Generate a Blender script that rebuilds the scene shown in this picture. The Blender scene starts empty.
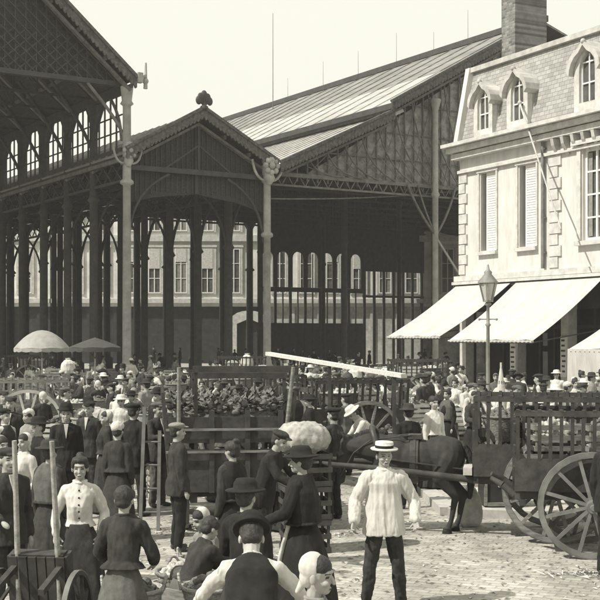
import bpy, math, random
from mathutils import Vector, Matrix, noise, Euler
from math import sin, cos, pi, radians as R

random.seed(7)
S = bpy.context.scene
COL = S.collection

# ---------------------------------------------------------------- camera, world, sun, exposure
EYE = 2.8
F = 1200.0
cam = bpy.data.cameras.new('camera')
cam.sensor_width = 36; cam.lens = 72
cam.shift_y = 35 / 600
cam.clip_start = 0.1; cam.clip_end = 3000
co = bpy.data.objects.new('camera', cam); COL.objects.link(co)
co.location = (0, 0, EYE); co.rotation_euler = (R(90), 0, 0)
S.camera = co
S.render.resolution_x = S.render.resolution_y = 1024

SUN_AZ = Vector((-0.90, -0.43)).normalized()
SUN_EL = R(48)
W = bpy.data.worlds.new('World'); S.world = W; W.use_nodes = True
nt = W.node_tree; nt.nodes.clear()
out = nt.nodes.new('ShaderNodeOutputWorld'); bg = nt.nodes.new('ShaderNodeBackground')
sky = nt.nodes.new('ShaderNodeTexSky'); sky.sky_type = 'NISHITA'; sky.sun_disc = False
sky.sun_elevation = SUN_EL
sky.sun_rotation = math.atan2(SUN_AZ.x, SUN_AZ.y) % (2 * pi)
sky.dust_density = 3.0; sky.air_density = 1.2
bw = nt.nodes.new('ShaderNodeSeparateColor')   # blue-sensitive plate: the sky records by its blue light
mn = nt.nodes.new('ShaderNodeMath'); mn.operation = 'MINIMUM'; mn.inputs[1].default_value = 4.9
tn = nt.nodes.new('ShaderNodeMix'); tn.data_type = 'RGBA'; tn.blend_type = 'MULTIPLY'
tn.inputs[0].default_value = 1.0
nt.links.new(sky.outputs[0], bw.inputs[0]); gn = nt.nodes.new('ShaderNodeMath'); gn.operation = 'MULTIPLY'; gn.inputs[1].default_value = 1.65
nt.links.new(bw.outputs[2], gn.inputs[0]); nt.links.new(gn.outputs[0], mn.inputs[0])
nt.links.new(mn.outputs[0], tn.inputs[6]); tn.inputs[7].default_value = (1.0, 0.998, 0.885, 1)
nt.links.new(tn.outputs[2], bg.inputs[0]); bg.inputs[1].default_value = 0.15
nt.links.new(bg.outputs[0], out.inputs[0])
sl = bpy.data.lights.new('sun', 'SUN'); sl.energy = 4.2; sl.angle = R(0.6); sl.color = (1, 0.965, 0.88)
so = bpy.data.objects.new('sun', sl); COL.objects.link(so)
sd = Vector((SUN_AZ.x * cos(SUN_EL), SUN_AZ.y * cos(SUN_EL), sin(SUN_EL)))
so.rotation_euler = sd.to_track_quat('Z', 'Y').to_euler()
S.view_settings.view_transform = 'Standard'; S.view_settings.look = 'None'
S.view_settings.exposure = 0.42; S.view_settings.gamma = 1
S.view_settings.use_curve_mapping = False

# ---------------------------------------------------------------- materials
TINT = (1.0, 0.98, 0.925)
MC = {}
def mat(name, v, rough=0.85, var=0.25, scale=6.0, bump=0.0, stretch=(1, 1, 1), detail=4, tint=None, spec=0.3):
    if name in MC: return MC[name]
    m = bpy.data.materials.new(name); m.use_nodes = True
    n = m.node_tree.nodes; l = m.node_tree.links
    b = n['Principled BSDF']; b.inputs['Roughness'].default_value = rough
    b.inputs['Specular IOR Level'].default_value = spec
    tc = n.new('ShaderNodeTexCoord'); mp = n.new('ShaderNodeMapping'); mp.inputs['Scale'].default_value = stretch
    l.new(tc.outputs['Object'], mp.inputs[0])
    ns = n.new('ShaderNodeTexNoise'); ns.inputs['Scale'].default_value = scale; ns.inputs['Detail'].default_value = detail
    ns.inputs['Roughness'].default_value = 0.65
    l.new(mp.outputs[0], ns.inputs['Vector'])
    cr = n.new('ShaderNodeValToRGB'); t = tint or TINT
    a, c = v * (1 - var), min(0.92, v * (1 + var))
    cr.color_ramp.elements[0].color = (a * t[0], a * t[1], a * t[2], 1); cr.color_ramp.elements[0].position = 0.3
    cr.color_ramp.elements[1].color = (c * t[0], c * t[1], c * t[2], 1); cr.color_ramp.elements[1].position = 0.7
    l.new(ns.outputs[0], cr.inputs[0]); l.new(cr.outputs[0], b.inputs['Base Color'])
    if bump:
        bp = n.new('ShaderNodeBump'); bp.inputs['Strength'].default_value = bump; bp.inputs['Distance'].default_value = 0.02
        l.new(ns.outputs[0], bp.inputs['Height']); l.new(bp.outputs[0], b.inputs['Normal'])
    MC[name] = m
    return m

def brickmat(name, v1, v2, mortar, bw_, bh, msize=0.02, rotz=0.0, rough=0.85, bump=0.5, plane='xy', dirt=0.3, dirtscale=0.6):
    m = bpy.data.materials.new(name); m.use_nodes = True
    n = m.node_tree.nodes; l = m.node_tree.links; b = n['Principled BSDF']
    b.inputs['Roughness'].default_value = rough; b.inputs['Specular IOR Level'].default_value = 0.25
    tc = n.new('ShaderNodeTexCoord'); mp = n.new('ShaderNodeMapping')
    mp.inputs['Rotation'].default_value = (0, 0, rotz)
    if plane == 'xz': mp.inputs['Rotation'].default_value = (R(-90), 0, 0)
    l.new(tc.outputs['Object'], mp.inputs[0])
    dn = n.new('ShaderNodeTexNoise'); dn.inputs['Scale'].default_value = 3.0
    mixv = n.new('ShaderNodeMix'); mixv.data_type = 'VECTOR'; mixv.inputs[0].default_value = 0.05 if name == 'stone setts' else 0.02
    l.new(tc.outputs['Object'], dn.inputs['Vector']); l.new(mp.outputs[0], mixv.inputs[4]); l.new(dn.outputs['Color'], mixv.inputs[5])
    br = n.new('ShaderNodeTexBrick'); br.inputs['Scale'].default_value = 1.0
    br.inputs['Brick Width'].default_value = bw_; br.inputs['Row Height'].default_value = bh
    br.inputs['Mortar Size'].default_value = msize; br.inputs['Mortar Smooth'].default_value = 0.6; br.inputs['Bias'].default_value = 0.0
    T = TINT
    br.inputs['Color1'].default_value = (v1 * T[0], v1 * T[1], v1 * T[2], 1)
    br.inputs['Color2'].default_value = (v2 * T[0], v2 * T[1], v2 * T[2], 1)
    br.inputs['Mortar'].default_value = (mortar * T[0], mortar * T[1], mortar * T[2], 1)
    l.new(mixv.outputs[1], br.inputs['Vector'])
    ns = n.new('ShaderNodeTexNoise'); ns.inputs['Scale'].default_value = dirtscale; ns.inputs['Detail'].default_value = 8
    ns.inputs['Roughness'].default_value = 0.7
    l.new(tc.outputs['Object'], ns.inputs['Vector'])
    cr = n.new('ShaderNodeValToRGB'); k = 1 - dirt
    cr.color_ramp.elements[0].color = (k, k, k, 1); cr.color_ramp.elements[0].position = 0.32
    cr.color_ramp.elements[1].color = (1, 1, 1, 1); cr.color_ramp.elements[1].position = 0.6
    l.new(ns.outputs[0], cr.inputs[0])
    mx = n.new('ShaderNodeMix'); mx.data_type = 'RGBA'; mx.blend_type = 'MULTIPLY'; mx.inputs[0].default_value = 1
    l.new(br.outputs['Color'], mx.inputs[6]); l.new(cr.outputs[0], mx.inputs[7]); l.new(mx.outputs[2], b.inputs['Base Color'])
    n2 = n.new('ShaderNodeTexNoise'); n2.inputs['Scale'].default_value = 22; n2.inputs['Detail'].default_value = 4
    l.new(tc.outputs['Object'], n2.inputs['Vector'])
    ad = n.new('ShaderNodeMath'); ad.operation = 'SUBTRACT'; l.new(n2.outputs[0], ad.inputs[0]); l.new(br.outputs['Fac'], ad.inputs[1])
    bp = n.new('ShaderNodeBump'); bp.inputs['Strength'].default_value = bump; bp.inputs['Distance'].default_value = 0.03
    l.new(ad.outputs[0], bp.inputs['Height']); l.new(bp.outputs[0], b.inputs['Normal'])
    MC[name] = m
    return m

M_iron = mat('dark painted iron', 0.055, 0.6, 0.3, 3)
M_ironlight = mat('pale painted iron', 0.34, 0.6, 0.25, 2)
M_ironmid = mat('weathered grey iron', 0.15, 0.6, 0.4, 3)
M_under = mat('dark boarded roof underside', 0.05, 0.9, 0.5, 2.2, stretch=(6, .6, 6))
M_zinc = mat('zinc roofing', 0.20, 0.7, 0.45, 1.2, stretch=(3, .25, 1))
M_zinclight = mat('pale glazed roofing', 0.38, 0.6, 0.3, 1.0, stretch=(3, .3, 1))
M_lambre = mat('scalloped painted board', 0.10, 0.8, 0.6, 7)
M_gableglass = mat('dusty gable glass', 0.27, 0.5, 0.7, 2.6, detail=8)
M_plaster = mat('pale limestone render', 0.56, 0.9, 0.17, 1.5, bump=0.3, stretch=(2.2, 2.2, .45), detail=8)
M_stone = mat('dressed limestone', 0.5, 0.9, 0.25, 3, bump=0.3, detail=7)
M_stonedirty = mat('weathered limestone', 0.42, 0.9, 0.3, 2.0)
M_farwall = mat('far limestone facade', 0.66, 0.9, 0.25, 0.7)
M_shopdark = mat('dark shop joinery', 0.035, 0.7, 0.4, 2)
M_darkroom = mat('painted deep shade', 0.03, 0.9, 0.3, 2)  # near-black colour stands in for the shade indoors and in recesses
M_glass = mat('dim window glass', 0.09, 0.15, 0.4, 1.5, spec=0.6)
M_white = mat('white painted wood', 0.75, 0.6, 0.1, 5)
M_canvas = mat('pale awning canvas', 0.46, 0.9, 0.16, 1.8, stretch=(2.5, .6, .6), detail=7)
M_canvastan = mat('tan parasol canvas', 0.30, 0.9, 0.2, 3)
M_canvasdark = mat('dark parasol canvas', 0.06, 0.9, 0.2, 3)
M_slate = brickmat('slate mansard', 0.30, 0.42, 0.20, 0.3, 0.16, 0.012, plane='xz', dirt=0.25)
M_chimbrick = brickmat('chimney brickwork', 0.12, 0.30, 0.24, 0.24, 0.11, 0.014, plane='xz', dirt=0.35, dirtscale=2)
TINT = (1.0, 0.955, 0.86)
M_sett = brickmat('stone setts', 0.38, 0.53, 0.36, 0.19, 0.125, 0.016, rotz=R(24), bump=0.5, dirt=0.5, dirtscale=1.1)
M_pave = brickmat('pavement flags', 0.42, 0.5, 0.28, 0.8, 0.5, 0.015, rotz=R(28), bump=0.3, dirt=0.3)
TINT = (1.0, 0.975, 0.905)
M_kerb = mat('granite kerb', 0.4, 0.9, 0.2, 6)
M_wood = mat('weathered cart wood', 0.19, 0.8, 0.45, 5, stretch=(1, 1, 5))
M_wooddark = mat('dark cart wood', 0.05, 0.8, 0.45, 6)
M_woodpale = mat('bare pale wood', 0.45, 0.8, 0.25, 6)
M_kerbwood = mat('sun bleached wood', 0.27, 0.85, 0.4, 5, stretch=(4, 4, .6))
M_wicker = mat('brown wicker', 0.20, 0.85, 0.5, 26, bump=0.9, stretch=(1, 1, 3))
M_wickerpale = mat('pale wicker', 0.38, 0.85, 0.4, 28, bump=0.9, stretch=(1, 1, 3))
M_sack = mat('burlap sacking', 0.36, 0.95, 0.25, 14, bump=0.6)
M_cloth = mat('white cotton cloth', 0.5, 0.95, 0.3, 6, bump=0.6, detail=7)
M_bundlecloth = mat('soiled linen', 0.34, 0.95, 0.4, 7, bump=0.8, detail=8)
M_leaf = mat('green vegetables', 0.13, 0.8, 0.6, 22, bump=1.0)
M_root = mat('pale root vegetables', 0.42, 0.8, 0.5, 20, bump=1.0)
M_fruit = mat('dark fruit', 0.08, 0.6, 0.6, 24, bump=1.0)
M_skin = mat('sunburnt skin', 0.33, 0.6, 0.12, 8)
M_face = mat('eye and lip tone', 0.05, 0.6, 0.1, 8)
M_hair = mat('dark hair', 0.035, 0.6, 0.4, 30, bump=0.6)
M_hairgrey = mat('grey hair', 0.2, 0.7, 0.4, 30, bump=0.6)
M_black = mat('black wool', 0.018, 0.95, 0.45, 7, bump=0.5, detail=8)
M_dark = mat('charcoal cloth', 0.036, 0.95, 0.45, 7, bump=0.5, detail=8)
M_grey = mat('grey cloth', 0.10, 0.95, 0.4, 7, bump=0.5, detail=8)
M_midgrey = mat('mid grey cotton', 0.22, 0.95, 0.25, 6)
M_blouse = mat('white blouse cotton', 0.50, 0.95, 0.12, 6, bump=0.3)
M_straw = mat('straw hat plait', 0.55, 0.8, 0.2, 30, bump=0.5)
M_leather = mat('boot leather', 0.05, 0.5, 0.3, 8)
M_horse = mat('dark bay horse coat', 0.035, 0.85, 0.35, 5)
M_mane = mat('black horse hair', 0.025, 0.7, 0.4, 30, bump=0.7)
M_lampiron = mat('grey lamp iron', 0.24, 0.5, 0.25, 3)
M_lampglass = mat('milky lamp glass', 0.55, 0.2, 0.1, 3, spec=0.6)

# ---------------------------------------------------------------- mesh helpers
class MB:
    def __init__(s): s.v = []; s.f = []; s.mi = []; s.cur = 0; s.sm = []
    def add(s, vs, fs, smooth=False):
        o = len(s.v); s.v += [tuple(p) for p in vs]
        for f in fs: s.f.append(tuple(i + o for i in f)); s.mi.append(s.cur); s.sm.append(smooth)
    def box(s, c, d, M=None):
        x, y, z = d[0] / 2, d[1] / 2, d[2] / 2
        vs = [Vector(q) for q in [(-x, -y, -z), (x, -y, -z), (x, y, -z), (-x, y, -z), (-x, -y, z), (x, -y, z), (x, y, z), (-x, y, z)]]
        if M is not None: vs = [M @ q for q in vs]
        c = Vector(c)
        s.add([q + c for q in vs], [(0, 3, 2, 1), (4, 5, 6, 7), (0, 1, 5, 4), (1, 2, 6, 5), (2, 3, 7, 6), (3, 0, 4, 7)])
    def bar(s, p0, p1, w, h=None, up=(0, 0, 1)):
        p0 = Vector(p0); p1 = Vector(p1); h = h or w
        d = (p1 - p0); L = d.length
        if L < 1e-6: return
        d.normalize(); u = Vector(up)
        if abs(d.dot(u)) > .98: u = Vector((0, 1, 0))
        a = d.cross(u).normalized(); b = a.cross(d)
        M = Matrix((a, d, b)).transposed()
        s.box((p0 + p1) / 2, (w, L, h), M)
    def tube(s, p0, p1, r0, r1=None, n=8, cap=True):
        p0 = Vector(p0); p1 = Vector(p1); r1 = r0 if r1 is None else r1
        d = (p1 - p0).normalized(); u = Vector((0, 0, 1)) if abs(d.z) < .9 else Vector((1, 0, 0))
        a = d.cross(u).normalized(); b = a.cross(d)
        vs = []
        for p, r in ((p0, r0), (p1, r1)):
            for i in range(n):
                t = 2 * pi * i / n; vs.append(p + a * (r * cos(t)) + b * (r * sin(t)))
        fs = [(i, i + n, (i + 1) % n + n, (i + 1) % n) for i in range(n)]
        s.add(vs, fs, True)
        if cap:
            s.add(vs[:n], [tuple(range(n))]); s.add(vs[n:], [tuple(reversed(range(n)))])
    def path(s, pts, r, n=6):
        for a, b in zip(pts[:-1], pts[1:]): s.tube(a, b, r, r, n)
    def lathe(s, prof, c=(0, 0, 0), n=12, sx=1, sy=1, close=True, fn=None):
        vs = []; c = Vector(c)
        for (r, z) in prof:
            for i in range(n):
                t = 2 * pi * i / n; k = fn(t, z) if fn else 1
                vs.append(c + Vector((r * k * cos(t) * sx, r * k * sin(t) * sy, z)))
        m = len(prof)
        fs = [(j * n + i, j * n + (i + 1) % n, (j + 1) * n + (i + 1) % n, (j + 1) * n + i) for j in range(m - 1) for i in range(n)]
        s.add(vs, fs, True)
        if close:
            s.add(vs[:n], [tuple(reversed(range(n)))]); s.add(vs[-n:], [tuple(range(n))])
    def prism(s, poly, fn, t0, t1):
        """poly: 2D points, fn(a,b,t)->3D ; extruded t0..t1"""
        n = len(poly)
        vs = [fn(a, b, t0) for a, b in poly] + [fn(a, b, t1) for a, b in poly]
        fs = [tuple(reversed(range(n))), tuple(range(n, 2 * n))] + [(i, (i + 1) % n, (i + 1) % n + n, i + n) for i in range(n)]
        s.add(vs, fs)
    def sphere(s, c, r, n=10, m=6, sc=(1, 1, 1)):
        prof = [(max(.001, r * sin(pi * j / m)), -r * cos(pi * j / m)) for j in range(m + 1)]
        vs = []
        for (q, z) in prof:
            for i in range(n):
                t = 2 * pi * i / n; vs.append((c[0] + q * cos(t) * sc[0], c[1] + q * sin(t) * sc[1], c[2] + z * sc[2]))
        s.add(vs, [(j * n + i, j * n + (i + 1) % n, (j + 1) * n + (i + 1) % n, (j + 1) * n + i) for j in range(m) for i in range(n)], True)
    def build(s, name, m, parent=None, **kw):
        me = bpy.data.meshes.new(name); me.from_pydata(s.v, [], s.f)
        ms = m if isinstance(m, (list, tuple)) else [m]
        for q in ms: me.materials.append(q)
        me.polygons.foreach_set('material_index', s.mi); me.polygons.foreach_set('use_smooth', s.sm)
        me.update()
        o = bpy.data.objects.new(name, me); COL.objects.link(o); o.parent = parent
        for k, v in kw.items(): o[k] = v
        return o

def tag(o, label=None, cat=None, group=None, kind=None):
    if label: o['label'] = label
    if cat: o['category'] = cat
    if group: o['group'] = group
    if kind: o['kind'] = kind
    return o
def empty(name, loc=(0, 0, 0), rz=0, **kw):
    o = bpy.data.objects.new(name, None); COL.objects.link(o); o.location = loc; o.rotation_euler = (0, 0, rz)
    o.empty_display_size = .2
    tag(o, **kw); return o
KIDS = {}
def kids(o):
    return [c for c in list(o.children)]
def copy_tree(o, parent=None):
    c = o.copy(); COL.objects.link(c); c.parent = parent
    if 'label' in c and parent is None: del c['label']
    for ch in kids(o): copy_tree(ch, c)
    return c
def kill_tree(o):
    for ch in kids(o): kill_tree(ch)
    bpy.data.objects.remove(o)
def gp(px, py):           # photo pixel of a point on the ground -> world position
    D = F * EYE / (py - 335.0)
    return Vector(((px - 300) / F * D, D, 0))
def at(px, D, z=0): return Vector(((px - 300) / F * D, D, z))
def zz(py, D): return EYE + (335 - py) * D / F
def proj(p): return 300 + F * p[0] / p[1], 335 - F * (p[2] - EYE) / p[1]

# ================================================================ THE SETTING
g = MB(); g.add([(-250, -40, 0), (250, -40, 0), (250, 420, 0), (-250, 420, 0)], [(0, 1, 2, 3)])
tag(g.build('ground', M_sett), kind='structure')
# raised pavement on the right in front of the shops
pavepoly = [(2.3, 18.6), (8.5, 17.0), (16, 12), (60, 12), (60, 75), (2.0, 75), (1.6, 40)]
def on_pave(x, y):
    ins = False; n = len(pavepoly)
    for i in range(n):
        x1, y1 = pavepoly[i]; x2, y2 = pavepoly[(i + 1) % n]
        if (y1 > y) != (y2 > y) and x < (x2 - x1) * (y - y1) / (y2 - y1) + x1: ins = not ins
    return ins
k = MB(); k.prism(pavepoly, lambda a, b, t: (a, b, t), -0.05, 0.12)
tag(k.build('pavement', M_pave), kind='structure')
k = MB()
for i in (0, 1, 2, 5, 6):
    a = Vector((*pavepoly[i], .064)); b = Vector((*pavepoly[(i + 1) % 7], .064))
    L = (b - a).length; nseg = max(1, int(L / 1.1)); nrm = (b - a).normalized()
    for j in range(nseg):
        k.bar(a + (b - a) * (j / nseg) + nrm * .006, a + (b - a) * ((j + 1) / nseg) - nrm * .006, .26, .132)
tag(k.build('kerb', M_kerb), kind='structure')
def gz(x, y): return 0.12 if on_pave(x, y) else 0.0

# ================================================================ MARKET HALLS
A = math.atan2(.53, .848)
P0 = Vector((-1.9, 60, 0))
BAY = 3.5; NB = 12; LEN = BAY * NB

def column(parent, x, y, h, r, m, detail=False, square=False):
    c = MB()
    if detail:
        c.lathe([(r * 2.0, 0), (r * 2.0, .5), (r * 1.6, .55), (r * 1.5, 1.3), (r * 1.15, 1.4), (r, 1.6), (r * .85, h * .68), (r * 1.5, h * .68 + .08), (r * 1.5, h * .68 + .2), (r * .95, h * .68 + .3),
                 (r * .9, h - .9), (r * 1.5, h - .8), (r * 1.1, h - .65), (r * 1.35, h - .2), (r * 1.45, h)], (x, y, 0), 14)
    else:
        c.lathe([(r * 1.7, 0), (r * 1.7, .9), (r * 1.05, 1.0), (r, 1.2), (r * .95, h * .66), (r * 1.5, h * .66 + .1), (r * .95, h * .66 + .3), (r * .95, h - .6), (r * 1.8, h - .1), (r * 1.8, h)], (x, y, 0), 10)
    return c.build('column', m, parent)

def arcpts(a, b, bulge, n=8):
    a = Vector(a); b = Vector(b); bulge = Vector(bulge)
    return [a.lerp(b, i / n) + bulge * (4 * (i / n) * (1 - i / n)) for i in range(n + 1)]

def bargeboard(parent, xa, za, xb, zb, y, depth, th=.08, m=M_lambre, scallop=.22):
    """scalloped board following a rake from a to b"""
    b = MB(); L = math.hypot(xb - xa, zb - za); n = max(2, int(L / scallop))
    for i in range(n):
        t0, t1 = i / n, (i + 1) / n; pts = []
        x0 = xa + (xb - xa) * t0; z0 = za + (zb - za) * t0; x1 = xa + (xb - xa) * t1; z1 = za + (zb - za) * t1
        x0 += (x1 - x0) * .03; pts = [(x0, z0), (x1, z1)]
        for j in range(7):
            u = 1 - j / 6; dd = depth * (.78 + .22 * sin(pi * u))
            pts.append((x0 + (x1 - x0) * u, z0 + (z1 - z0) * u - dd))
        if xa > xb: pts.reverse()
        b.prism(pts, lambda a, c, t: (a, t, c), y, y + th)
    # moulding on top
    b.bar((xa, y + th / 2, za + .05), (xb, y + th / 2, zb + .05), .22, .14)
    return b.build('bargeboard', m, parent)

def roofslab(parent, name, xa, za, xb, zb, y0, y1, th, m, seams=0.0, seam_m=None):
    s = MB(); d = Vector((xb - xa, 0, zb - za)).normalized(); nrm = Vector((-d.z, 0, d.x))
    if nrm.z < 0: nrm = -nrm
    a = Vector((xa, 0, za)); b = Vector((xb, 0, zb))
    q = [a, b, b - nrm * th, a - nrm * th]
    vs = [Vector((p.x, y0, p.z)) for p in q] + [Vector((p.x, y1, p.z)) for p in q]
    fs = [(0, 1, 2, 3), (7, 6, 5, 4), (0, 4, 5, 1), (1, 5, 6, 2), (2, 6, 7, 3), (3, 7, 4, 0)]
    mid = MB()
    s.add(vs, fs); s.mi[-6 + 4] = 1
    if seams:
        n = int((y1 - y0) / seams)
        for i in range(n + 1):
            y = y0 + .03 + i * seams
            if y > y1: break
            s.bar(a + Vector((0, y, 0)) + nrm * .02, b + Vector((0, y, 0)) + nrm * .02, .05, .06, up=nrm)
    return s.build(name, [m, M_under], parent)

def underframe(parent, xa, za, xb, zb, y0, y1, npurl=5, m=M_ironmid):
    """purlins and rafters below a slope"""
    p = MB()
    for i in range(npurl + 1):
        t = i / npurl; x = xa + (xb - xa) * t; z = za + (zb - za) * t - .22
        p.bar((x, y0, z), (x, y1, z), .1, .18)
    p.build('purlins', m, parent)
    r = MB(); n = int(round((y1 - y0) / BAY))
    for i in range(n + 1):
        y = y0 + .25 + (y1 - y0 - .5) * i / n
        r.bar((xa, y, za - .42), (xb, y, zb - .42), .12, .26, up=(0, 1, 0))
    r.build('rafters', m, parent)

def lattice(parent, x0, x1, z0, z1, y, step, m, name='lattice_girder', w=.05):
    l = MB(); l.bar((x0, y, z0), (x1, y, z0), .14, .12); l.bar((x0, y, z1), (x1, y, z1), .14, .12)
    n = max(1, int(round((x1 - x0) / step))); h = z1 - z0
    for i in range(n):
        a = x0 + (x1 - x0) * i / n; b = x0 + (x1 - x0) * (i + 1) / n
        l.bar((a, y - .02, z0), (b, y - .02, z1), w, w); l.bar((a, y + .04, z1), (b, y + .04, z0), w, w)
    return l.build(name, m, parent)
def lattice_y(parent, x, y0, y1, z0, z1, step, m, name='lattice_girder', w=.06):
    l = MB(); l.bar((x, y0, z0), (x, y1, z0), .14, .12); l.bar((x, y0, z1), (x, y1, z1), .14, .12)
    n = max(1, int(round((y1 - y0) / step)))
    for i in range(n):
        a = y0 + (y1 - y0) * i / n; b = y0 + (y1 - y0) * (i + 1) / n
        l.bar((x - .02, a, z0), (x - .02, b, z1), w, w); l.bar((x + .04, a, z1), (x + .04, b, z0), w, w)
    return l.build(name, m, parent)

# ---- middle gable hall --------------------------------------------------------
mh = empty('market_hall', P0, A, label='narrow middle market hall with dark scalloped gable and crown finial', cat='market hall')
XM = -7.53
for sgn, xa, xb in ((1, .35, XM / 2), (-1, XM - .2, XM / 2)):
    roofslab(mh, 'roof', xa, 11.25, xb, 13.45, -.9, LEN, .1, M_zinc, seams=.8)
    underframe(mh, xa, 11.15, xb, 13.35, -.6, LEN, 3)
bargeboard(mh, .4, 11.35, XM / 2, 13.6, -1.0, .5)
bargeboard(mh, XM - .25, 11.35, XM / 2, 13.6, -1.0, .5)
# gable boarding behind the bargeboards, and the truss beneath
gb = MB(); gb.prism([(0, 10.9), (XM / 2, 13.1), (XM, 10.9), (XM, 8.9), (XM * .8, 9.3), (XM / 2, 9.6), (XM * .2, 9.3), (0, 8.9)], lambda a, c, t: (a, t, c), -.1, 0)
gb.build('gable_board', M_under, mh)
gs = MB(); x = -.2
while x > XM + .1:
    top = 10.9 + 2.2 * (1 - abs(x - XM / 2) / (-XM / 2)) - .05
    bot = 9.6 - .7 * max(0, abs(x - XM / 2) / (-XM / 2) - .55) / .45
    gs.bar((x, -.13, bot), (x, -.13, top), .05, .05); x -= .27
gs.bar((0, -.16, 10.6), (XM, -.16, 10.6), .12, .2); gs.bar((XM / 2, -.16, 9.6), (XM / 2, -.16, 13), .16, .1)
gs.build('gable_ribs', M_iron, mh)
for i in range(NB + 1):
    y = i * BAY if i else -.42
    a = MB()
    for x0, x1 in ((XM + .15, XM + 2.2), (-.15, -2.2)):
        a.path([p for p in arcpts((x0, y, 7.4), (x1, y, 10.4), ((-.45 if x0 < -4 else .45), 0, .3))], .07, 5)
    a.bar((XM, y, 10.6), (0, y, 10.6), .14, .24)
    a.bar((XM / 2, y, 10.6), (XM / 2, y, 13.1), .1, .1)
    for f in (.25, .75): a.bar((XM * f, y, 10.6), (XM / 2, y, 11.9), .08, .08)
    a.build('roof_truss', M_iron, mh)
fin = MB()
fin.lathe([(.16, 0), (.2, .12), (.1, .2), (.12, .3)], (XM / 2, -1.0, 13.55), 10)
for a_, l_ in ((-62, .55), (-30, .62), (0, .75), (30, .62), (62, .55)):
    t = R(a_); c = Vector((XM / 2 + sin(t) * l_ * .6, -1.0, 13.8 + cos(t) * l_ * .6))
    fin.sphere(c, .17, 8, 6, (1, .5, 1.25)); fin.tube((XM / 2, -1, 13.75), c, .06)
fin.build('finial', M_iron, mh)
lattice_y(mh, 0, 0, LEN, 10.0, 10.9, 1.17, M_iron)
# columns between the middle and the right hall, the first one pale and tall
for i in range(NB + 1):
    column(mh, 0, i * BAY + (0 if i else -.5), 11.0 if i else 11.2, .22 if i else .2, M_iron if i else M_ironlight, detail=not i)
def capital_ornament(parent, x, y, z, m, s=1.0):
    c = MB()
    for k_ in range(8):
        t = k_ * pi / 4; c.sphere((x + cos(t) * .33 * s, y - .35 * s, z + sin(t) * .33 * s), .15 * s, 8, 6)
    c.sphere((x, y - .4 * s, z), .17 * s, 10, 8)
    c.lathe([(.12 * s, -.9 * s), (.3 * s, -.6 * s), (.2 * s, -.3 * s), (.38 * s, .3 * s), (.3 * s, .5 * s)], (x, y - .1, z), 10)
    for sx_ in (-1, 1):
        c.path(arcpts((x + sx_ * .2 * s, y, z - .7 * s), (x + sx_ * .9 * s, y, z + .3 * s), (sx_ * .1, 0, -.22)), .07 * s, 5)
    return c.build('capital_ornament', m, parent)
capital_ornament(mh, 0, -.6, 11.15, M_stonedirty)
# far end of the middle hall: boarded head
fb = MB(); fb.prism([(0, 11.0), (XM / 2, 13.1), (XM, 11.0), (XM, 10.9), (0, 10.9)], lambda a, c, t: (a, t, c), LEN - .3, LEN - .15)
fb.build('rear_gable', M_under, mh)
for f in (.25, .5, .75):
    column(mh, XM * f, LEN - .3, 10.6, .26, M_iron)
for f in (.3, .7):
    column(mh, XM * f, LEN * .55, 10.6, .18, M_iron)

# ---- left tall nave -----------------------------------------------------------
ln = empty('market_hall', P0, A, label='tall left market nave with steep dark roof, open clerestory and one pale front column', cat='market hall')
XE = XM; ZE = 14.6; SL = .88; XR = XE - 11.5; ZR = ZE + 11.5 * SL
roofslab(ln, 'roof', XE + .15, ZE - .04, XR, ZR, -1.1, LEN, .12, M_zinc, seams=.9)
roofslab(ln, 'roof', 2 * XR - XE - .75, ZE - .56, XR, ZR, -2.2, LEN, .12, M_zinc, seams=.9)
underframe(ln, XE + .05, ZE - .1, XR, ZR - .12, -1.0, LEN, 9)
bargeboard(ln, XE + .2, ZE + .0, XR, ZR + .1, -1.22, .55, m=M_lambre, scallop=.25)
# front gable lattice
gl = MB()
for i in range(1, 24):
    x = XE - i * .48; z = ZE + (XE - x) * SL - .5; zb = ZE + .1 - .3
    if z > zb: gl.bar((x, -.4, zb), (x, -.4, z), .05, .05)
for i in range(30):
    x = XE - i * .55
    gl.bar((x, -.46, ZE - .1), (x - 3.4, -.46, min(ZE - .1 + 3.0, ZE + 3.4 * SL + (XE - x) * SL)), .045, .045)
    gl.bar((x - 3.0, -.43, ZE - .1), (x - 1.0, -.43, ZE - .1 + 1.8), .045, .045)
gl.bar((XE, -.4, ZE - .2), (XR, -.4, ZE - .2), .16, .22)
gl.build('gable_lattice', M_iron, ln)
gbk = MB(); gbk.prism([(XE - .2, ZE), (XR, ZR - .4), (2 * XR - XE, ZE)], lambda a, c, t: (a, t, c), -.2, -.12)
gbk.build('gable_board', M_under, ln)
# gutter head at the corner
gh = MB()
gh.box((XE + .32, -1.2, ZE + .02), (.25, .3, .45)); gh.bar((XE + .2, -1.2, ZE - .1), (XE + .62, -1.2, ZE + .15), .16, .12)
gh.tube((XE + .62, -1.2, ZE - .45), (XE + .64, -1.2, ZE + .75), .10, .04, 6); gh.sphere((XE + .62, -1.2, ZE - .1), .15)
gh.build('gutter_head', M_ironlight, ln)
for i in range(NB + 1):
    y = i * BAY
    column(ln, XE, y - (.5 if not i else 0), ZE - .5 if i else ZE - .3, .22 if i else .21, M_iron if i else M_ironlight, detail=not i)
    if i:
        b = MB()
        b.path(arcpts((XE, y, 12.0), (XE, y - 1.5, ZE - .35), (0, .35, -.1)), .13, 5)
        b.path(arcpts((XE, y, 12.0), (XE, y + 1.1, ZE - .35), (0, -.3, -.1)), .06, 5)
        b.path(arcpts((XE, y, 11.6), (XE - 2.6, y, ZE + 1.0), (.5, 0, -.4)), .09, 5)
        b.build('bracket', M_iron, ln)
    if i % 2 == 0: column(ln, 2 * XR - XE, y, ZE - .5, .25, M_iron)
capital_ornament(ln, XE, -.6, 11.3, M_ironlight, .8)
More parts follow.
